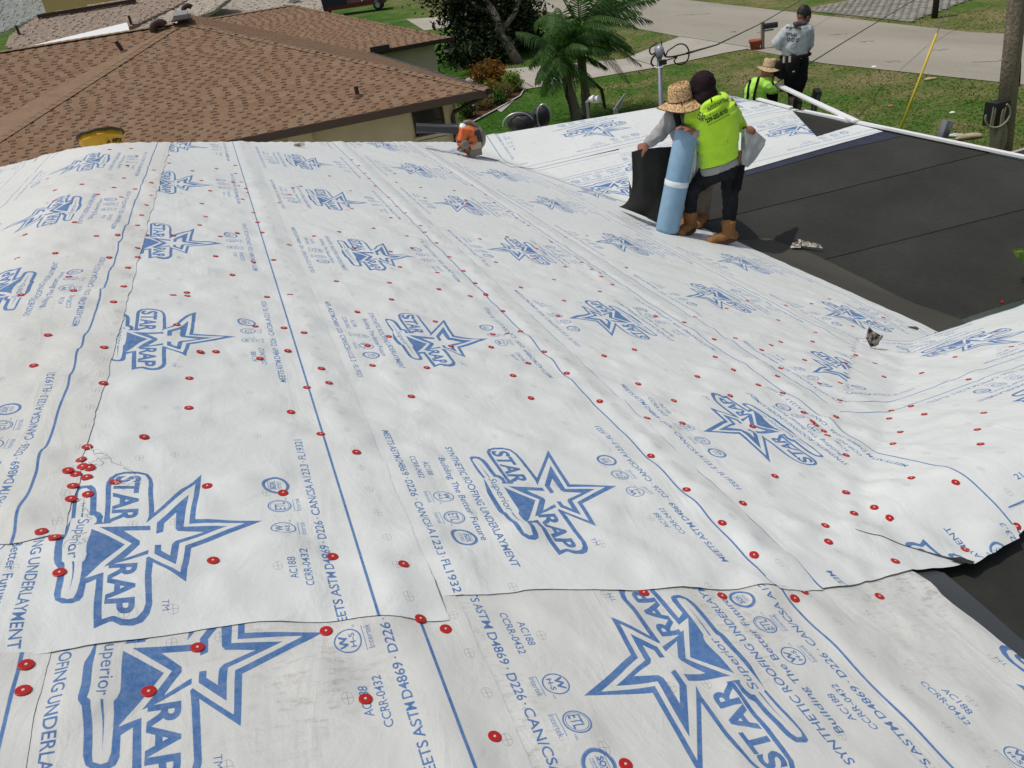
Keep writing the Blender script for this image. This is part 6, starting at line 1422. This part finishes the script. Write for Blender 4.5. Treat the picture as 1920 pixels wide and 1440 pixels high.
pts += [far2, at(1850, -260, 60)]; mb.tube(pts, .016, 6); tag(obj('overhead_cable', mb, M_black, None, True), 'thick twisted service cable running from the mast up past the mailbox', 'cable', 'overhead lines')
mb = MB(); mb.tube([at(1452, 157, 16), at(1516, 120, 18), at(1620, 56, 23), at(1714, 0, 28), at(1850, -85, 34)], .014, 5); tag(obj('overhead_cable', mb, M_black, None, True), 'thin black line slanting across the lawn behind the standing man', 'cable', 'overhead lines')
# utility pole
ub = hitg(1881, 290); up_ = jp(1912, -60, ub); pd = empty('utility_pole', ub, 'weathered wooden utility pole at the right edge with a rope hung box', 'utility pole'); M_pole = noisemat('weathered_pole', [(.3, (.20, .16, .125)), (.7, (.34, .28, .22))], 3, sc2=25, amt2=.25, bump=(14, .8, .03), stretch=(6, 6, .5, 0))
up2 = ub+(up_-ub)*2.2; mb = MB(); mb.tube([ub-Z1*.3, ub.lerp(up2, .3), ub.lerp(up2, .6), up2], [.18, .168, .155, .14], 16); obj('pole', mb, M_pole, pd, True)
bx_ = jp(1868, 212, ub, -.3); mb = MB(); mb.box(bx_, (.36, .28, .46)); obj('meter_box', mb, M_black, pd)
mb = MB(); c_ = jp(1872, 262, ub, -.27); ell(mb, c_, X4*.16, HN*.12, Z1*.40, 12); obj('conduit_cover', mb, M_pole, pd, True)
mb = MB(); rr = random.Random(2)
for k in range(7):
    r1 = rr.uniform(.17, .30); pts = []
    for a_ in np.linspace(-.3, PI+.3, 18):
        pts.append(jp(1871+rr.uniform(-1, 1)+22*r1*2*math.cos(a_)*.9*1.0, 222, ub, -.52)-Z1*(math.sin(a_)*rr.uniform(.9, 1.0)*(.35+.85*r1*(k/4+.4))))
    mb.tube(pts, .012, 5)
pts = [jp(1871, 216, ub, -.55)+X4*.24*math.cos(a_)+Z1*.24*math.sin(a_) for a_ in np.linspace(PI*.95, PI*2.3, 20)]; mb.tube(pts, .02, 6); obj('rope', mb, mat('pale_rope', (.30, .28, .20), .8), pd)
mb = MB(); mb.tube([jp(1912, 60, ub, -.1), jp(1914, 120, ub, -.1), jp(1912, 160, ub, -.1), jp(1906, 165, ub, -.1)], .012, 5); obj('cable', mb, M_black, pd)
# guy wire with yellow guard
ga = hitg(1676, 274); gw = empty('guy_wire', ga, 'guy wire in a long yellow plastic guard slanting up from the lawn', 'guy wire'); gb = jp(1757, 62, ga, -.0); gd = (gb-ga)
mb = MB(); mb.tube([ga, gb], .027, 8); obj('guard', mb, mat('yellow_guard', (.62, .46, .035), .5, var=.1, vscale=3), gw, True); mb = MB(); mb.tube([gb, ga+gd*1.05+(jp(1785, -5, ga, -.0)-gb)*.02, jp(1783, -5, ga), jp(1800, -60, ga)], .010, 5); obj('wire', mb, M_galv, gw)
# mailbox and flower pot
mbp = hitg(1430, 92); mt_ = jp(1430, 41, mbp); mx_ = empty('mailbox', mbp, 'black mailbox on a square wooden post at the kerb', 'mailbox')
mb = MB(); mb.bar(mbp-Z1*.1, mt_, .12, .12, up=HN); obj('post', mb, mat('weathered_wood', (.24, .205, .15), .9, var=.15, vscale=8, bump=(20, .5, .02)), mx_)
ub_ = (mbp-O).dot(Fv)/FPX; cM = jp(1443, 48, mbp, -.05); mb = MB(); prof = [(-.10, -.1), (.10, -.1), (.10, .02)]+[(.10*math.cos(a_), .02+.09*math.sin(a_)) for a_ in np.linspace(0, PI, 9)]+[(-.10, .02)]
dir_ = (X4+Z1*.12).normalized(); M_ = Matrix((HN, Z1, X4)).transposed().to_4x4(); M_.translation = cM-X4*.26; mb.prism(prof, .56, M_); obj('box', mb, mat('black_mailbox', (.014, .02, .024), .4), mx_)
mb = MB(); mb.bar(jp(1432, 58, mbp, -.02), jp(1450, 55, mbp, -.02), .14, .05); obj('bracket', mb, M_galv, mx_)
pt = hitg(1416, 93); tp = empty('flower_pot', pt, 'terracotta flower pot at the foot of the mailbox post', 'flower pot'); mb = MB(); mb.lathe([(0, 0), (.17, 0), (.235, .30), (.27, .30), (.27, .38), (.24, .38), (.22, .30), (0, .30)], pt, 24); obj('pot', mb, mat('terracotta', (.33, .085, .035), .8, var=.1, vscale=5), tp, True); mb = MB(); mb.lathe([(0, .31), (.22, .305)], pt, 20); obj('soil', mb, M_sole, tp)
# dark post across the street
dp = hitg(1752, 34); mb = MB(); mb.tube([dp, Vector((dp.x, dp.y, dp.z+2.4))], .13, 12); tag(obj('post', mb, M_brown, None, True), 'dark brown post standing on the far verge across the street', 'post')
# red pickup with a rack
tk = hitg(655, 26); TK = empty('pickup_truck', tk, 'dark red pickup truck with a rack parked beyond the brown roof', 'pickup truck'); ut = (tk-O).dot(Fv)/FPX
M_redp = mat('dark_red_paint', (.13, .008, .014), .25, coat=.6); M_navyp = mat('navy_panel', (.015, .02, .05), .4)
du = (X4+HN*.05).normalized(); dv_ = du.cross(Z1); Mt = Matrix((du, -dv_, Z1)).transposed()
def TB(name, x, y, z, sx_, sy_, sz_, m, tp=1, p=TK):
    mb = MB(); mb.box(tk+Mt @ Vector((x, y, z)), (sx_, sy_, sz_), Mt, taper=tp); return obj(name, mb, m, p)
TB('bed', -1.3, 0, 1.15, 2.9, 1.9, .75, M_navyp); TB('cab', .75, 0, 1.35, 1.7, 1.85, 1.15, M_redp, .85); TB('bonnet', 2.35, 0, 1.0, 1.6, 1.8, .5, M_redp, .95); TB('sill', .2, 0, .62, 6.0, 1.8, .35, M_redp); TB('bed_rail', -1.3, 0, 1.56, 3.0, 2.0, .06, M_white)
w_ = TB('window', .7, -.83, 1.62, 1.1, .05, .4, M_glass); TB('windscreen', 1.5, 0, 1.6, .06, 1.4, .45, M_glass); TB('bumper', 3.2, 0, .7, .15, 1.8, .25, M_black); TB('wheel_arch', 2.9, -.93, .95, .75, .08, .5, M_black); TB('roof_panel', .65, 0, 1.94, 1.4, 1.6, .03, M_galv)
mb = MB(); mb.tube([tk+Mt @ Vector((1.35, -.95, .8)), tk+Mt @ Vector((1.15, -.95, 2.6))], .05, 6); obj('rack_post', mb, M_white, TK)
for x in (-1.9, 2.5):
    for y in (-.85, .85):
        mb = MB(); mb.lathe([(0, -.12), (.33, -.12), (.36, -.08), (.36, .08), (.33, .12), (0, .12)], tk+Mt @ Vector((x, y, .36)), 20, dv_.to_track_quat('Z', 'Y').to_matrix()); wl = obj('wheel', mb, M_black, TK, True); mb = MB(); mb.lathe([(0, -.13), (.19, -.13), (.19, .13), (0, .13)], tk+Mt @ Vector((x, y, .36)), 14, dv_.to_track_quat('Z', 'Y').to_matrix()); obj('rim', mb, M_alu, wl)
# scattered litter on the lawn
def litter(px, py, r, m, label, cat='litter', st_=(1, 1, .4)):
    g_ = hitg(px, py); mb = MB(); ell(mb, g_+Z1*r*.3, X4*r*st_[0], HN*r*st_[1], Z1*r*st_[2], 8)
    for v in range(len(mb.v)): c_ = Vector(mb.v[v]); mb.v[v] = tuple(c_+(c_-g_)*.35*noise.noise(c_*9))
    tag(obj('litter', mb, m), label, cat)
M_paper = mat('white_paper', (.7, .7, .66), .8); M_husk = mat('dry_husk', (.42, .34, .22), .9)
litter(1639, 127, .09, M_paper, 'white scrap of paper on the lawn near the street'); litter(1785, 213, .08, M_paper, 'small white scrap between the yellow guard and the pole'); litter(1670, 200, .07, mat('brown_leaf', (.35, .14, .06), .9), 'brown leaf lying on the lawn left of the yellow guard', 'leaf')
litter(1787, 256, .12, M_paper, 'grey-white rag beside the ladder end', 'rag', (1.6, 1, .2)); litter(1815, 261, .2, M_husk, 'long pale palm husk lying at the foot of the utility pole', 'palm husk', (1.8, .5, .3)); litter(1743, 150, .12, M_husk, 'dry pale twigs on the lawn by the yellow guard', 'twigs', (1.6, .8, .4))
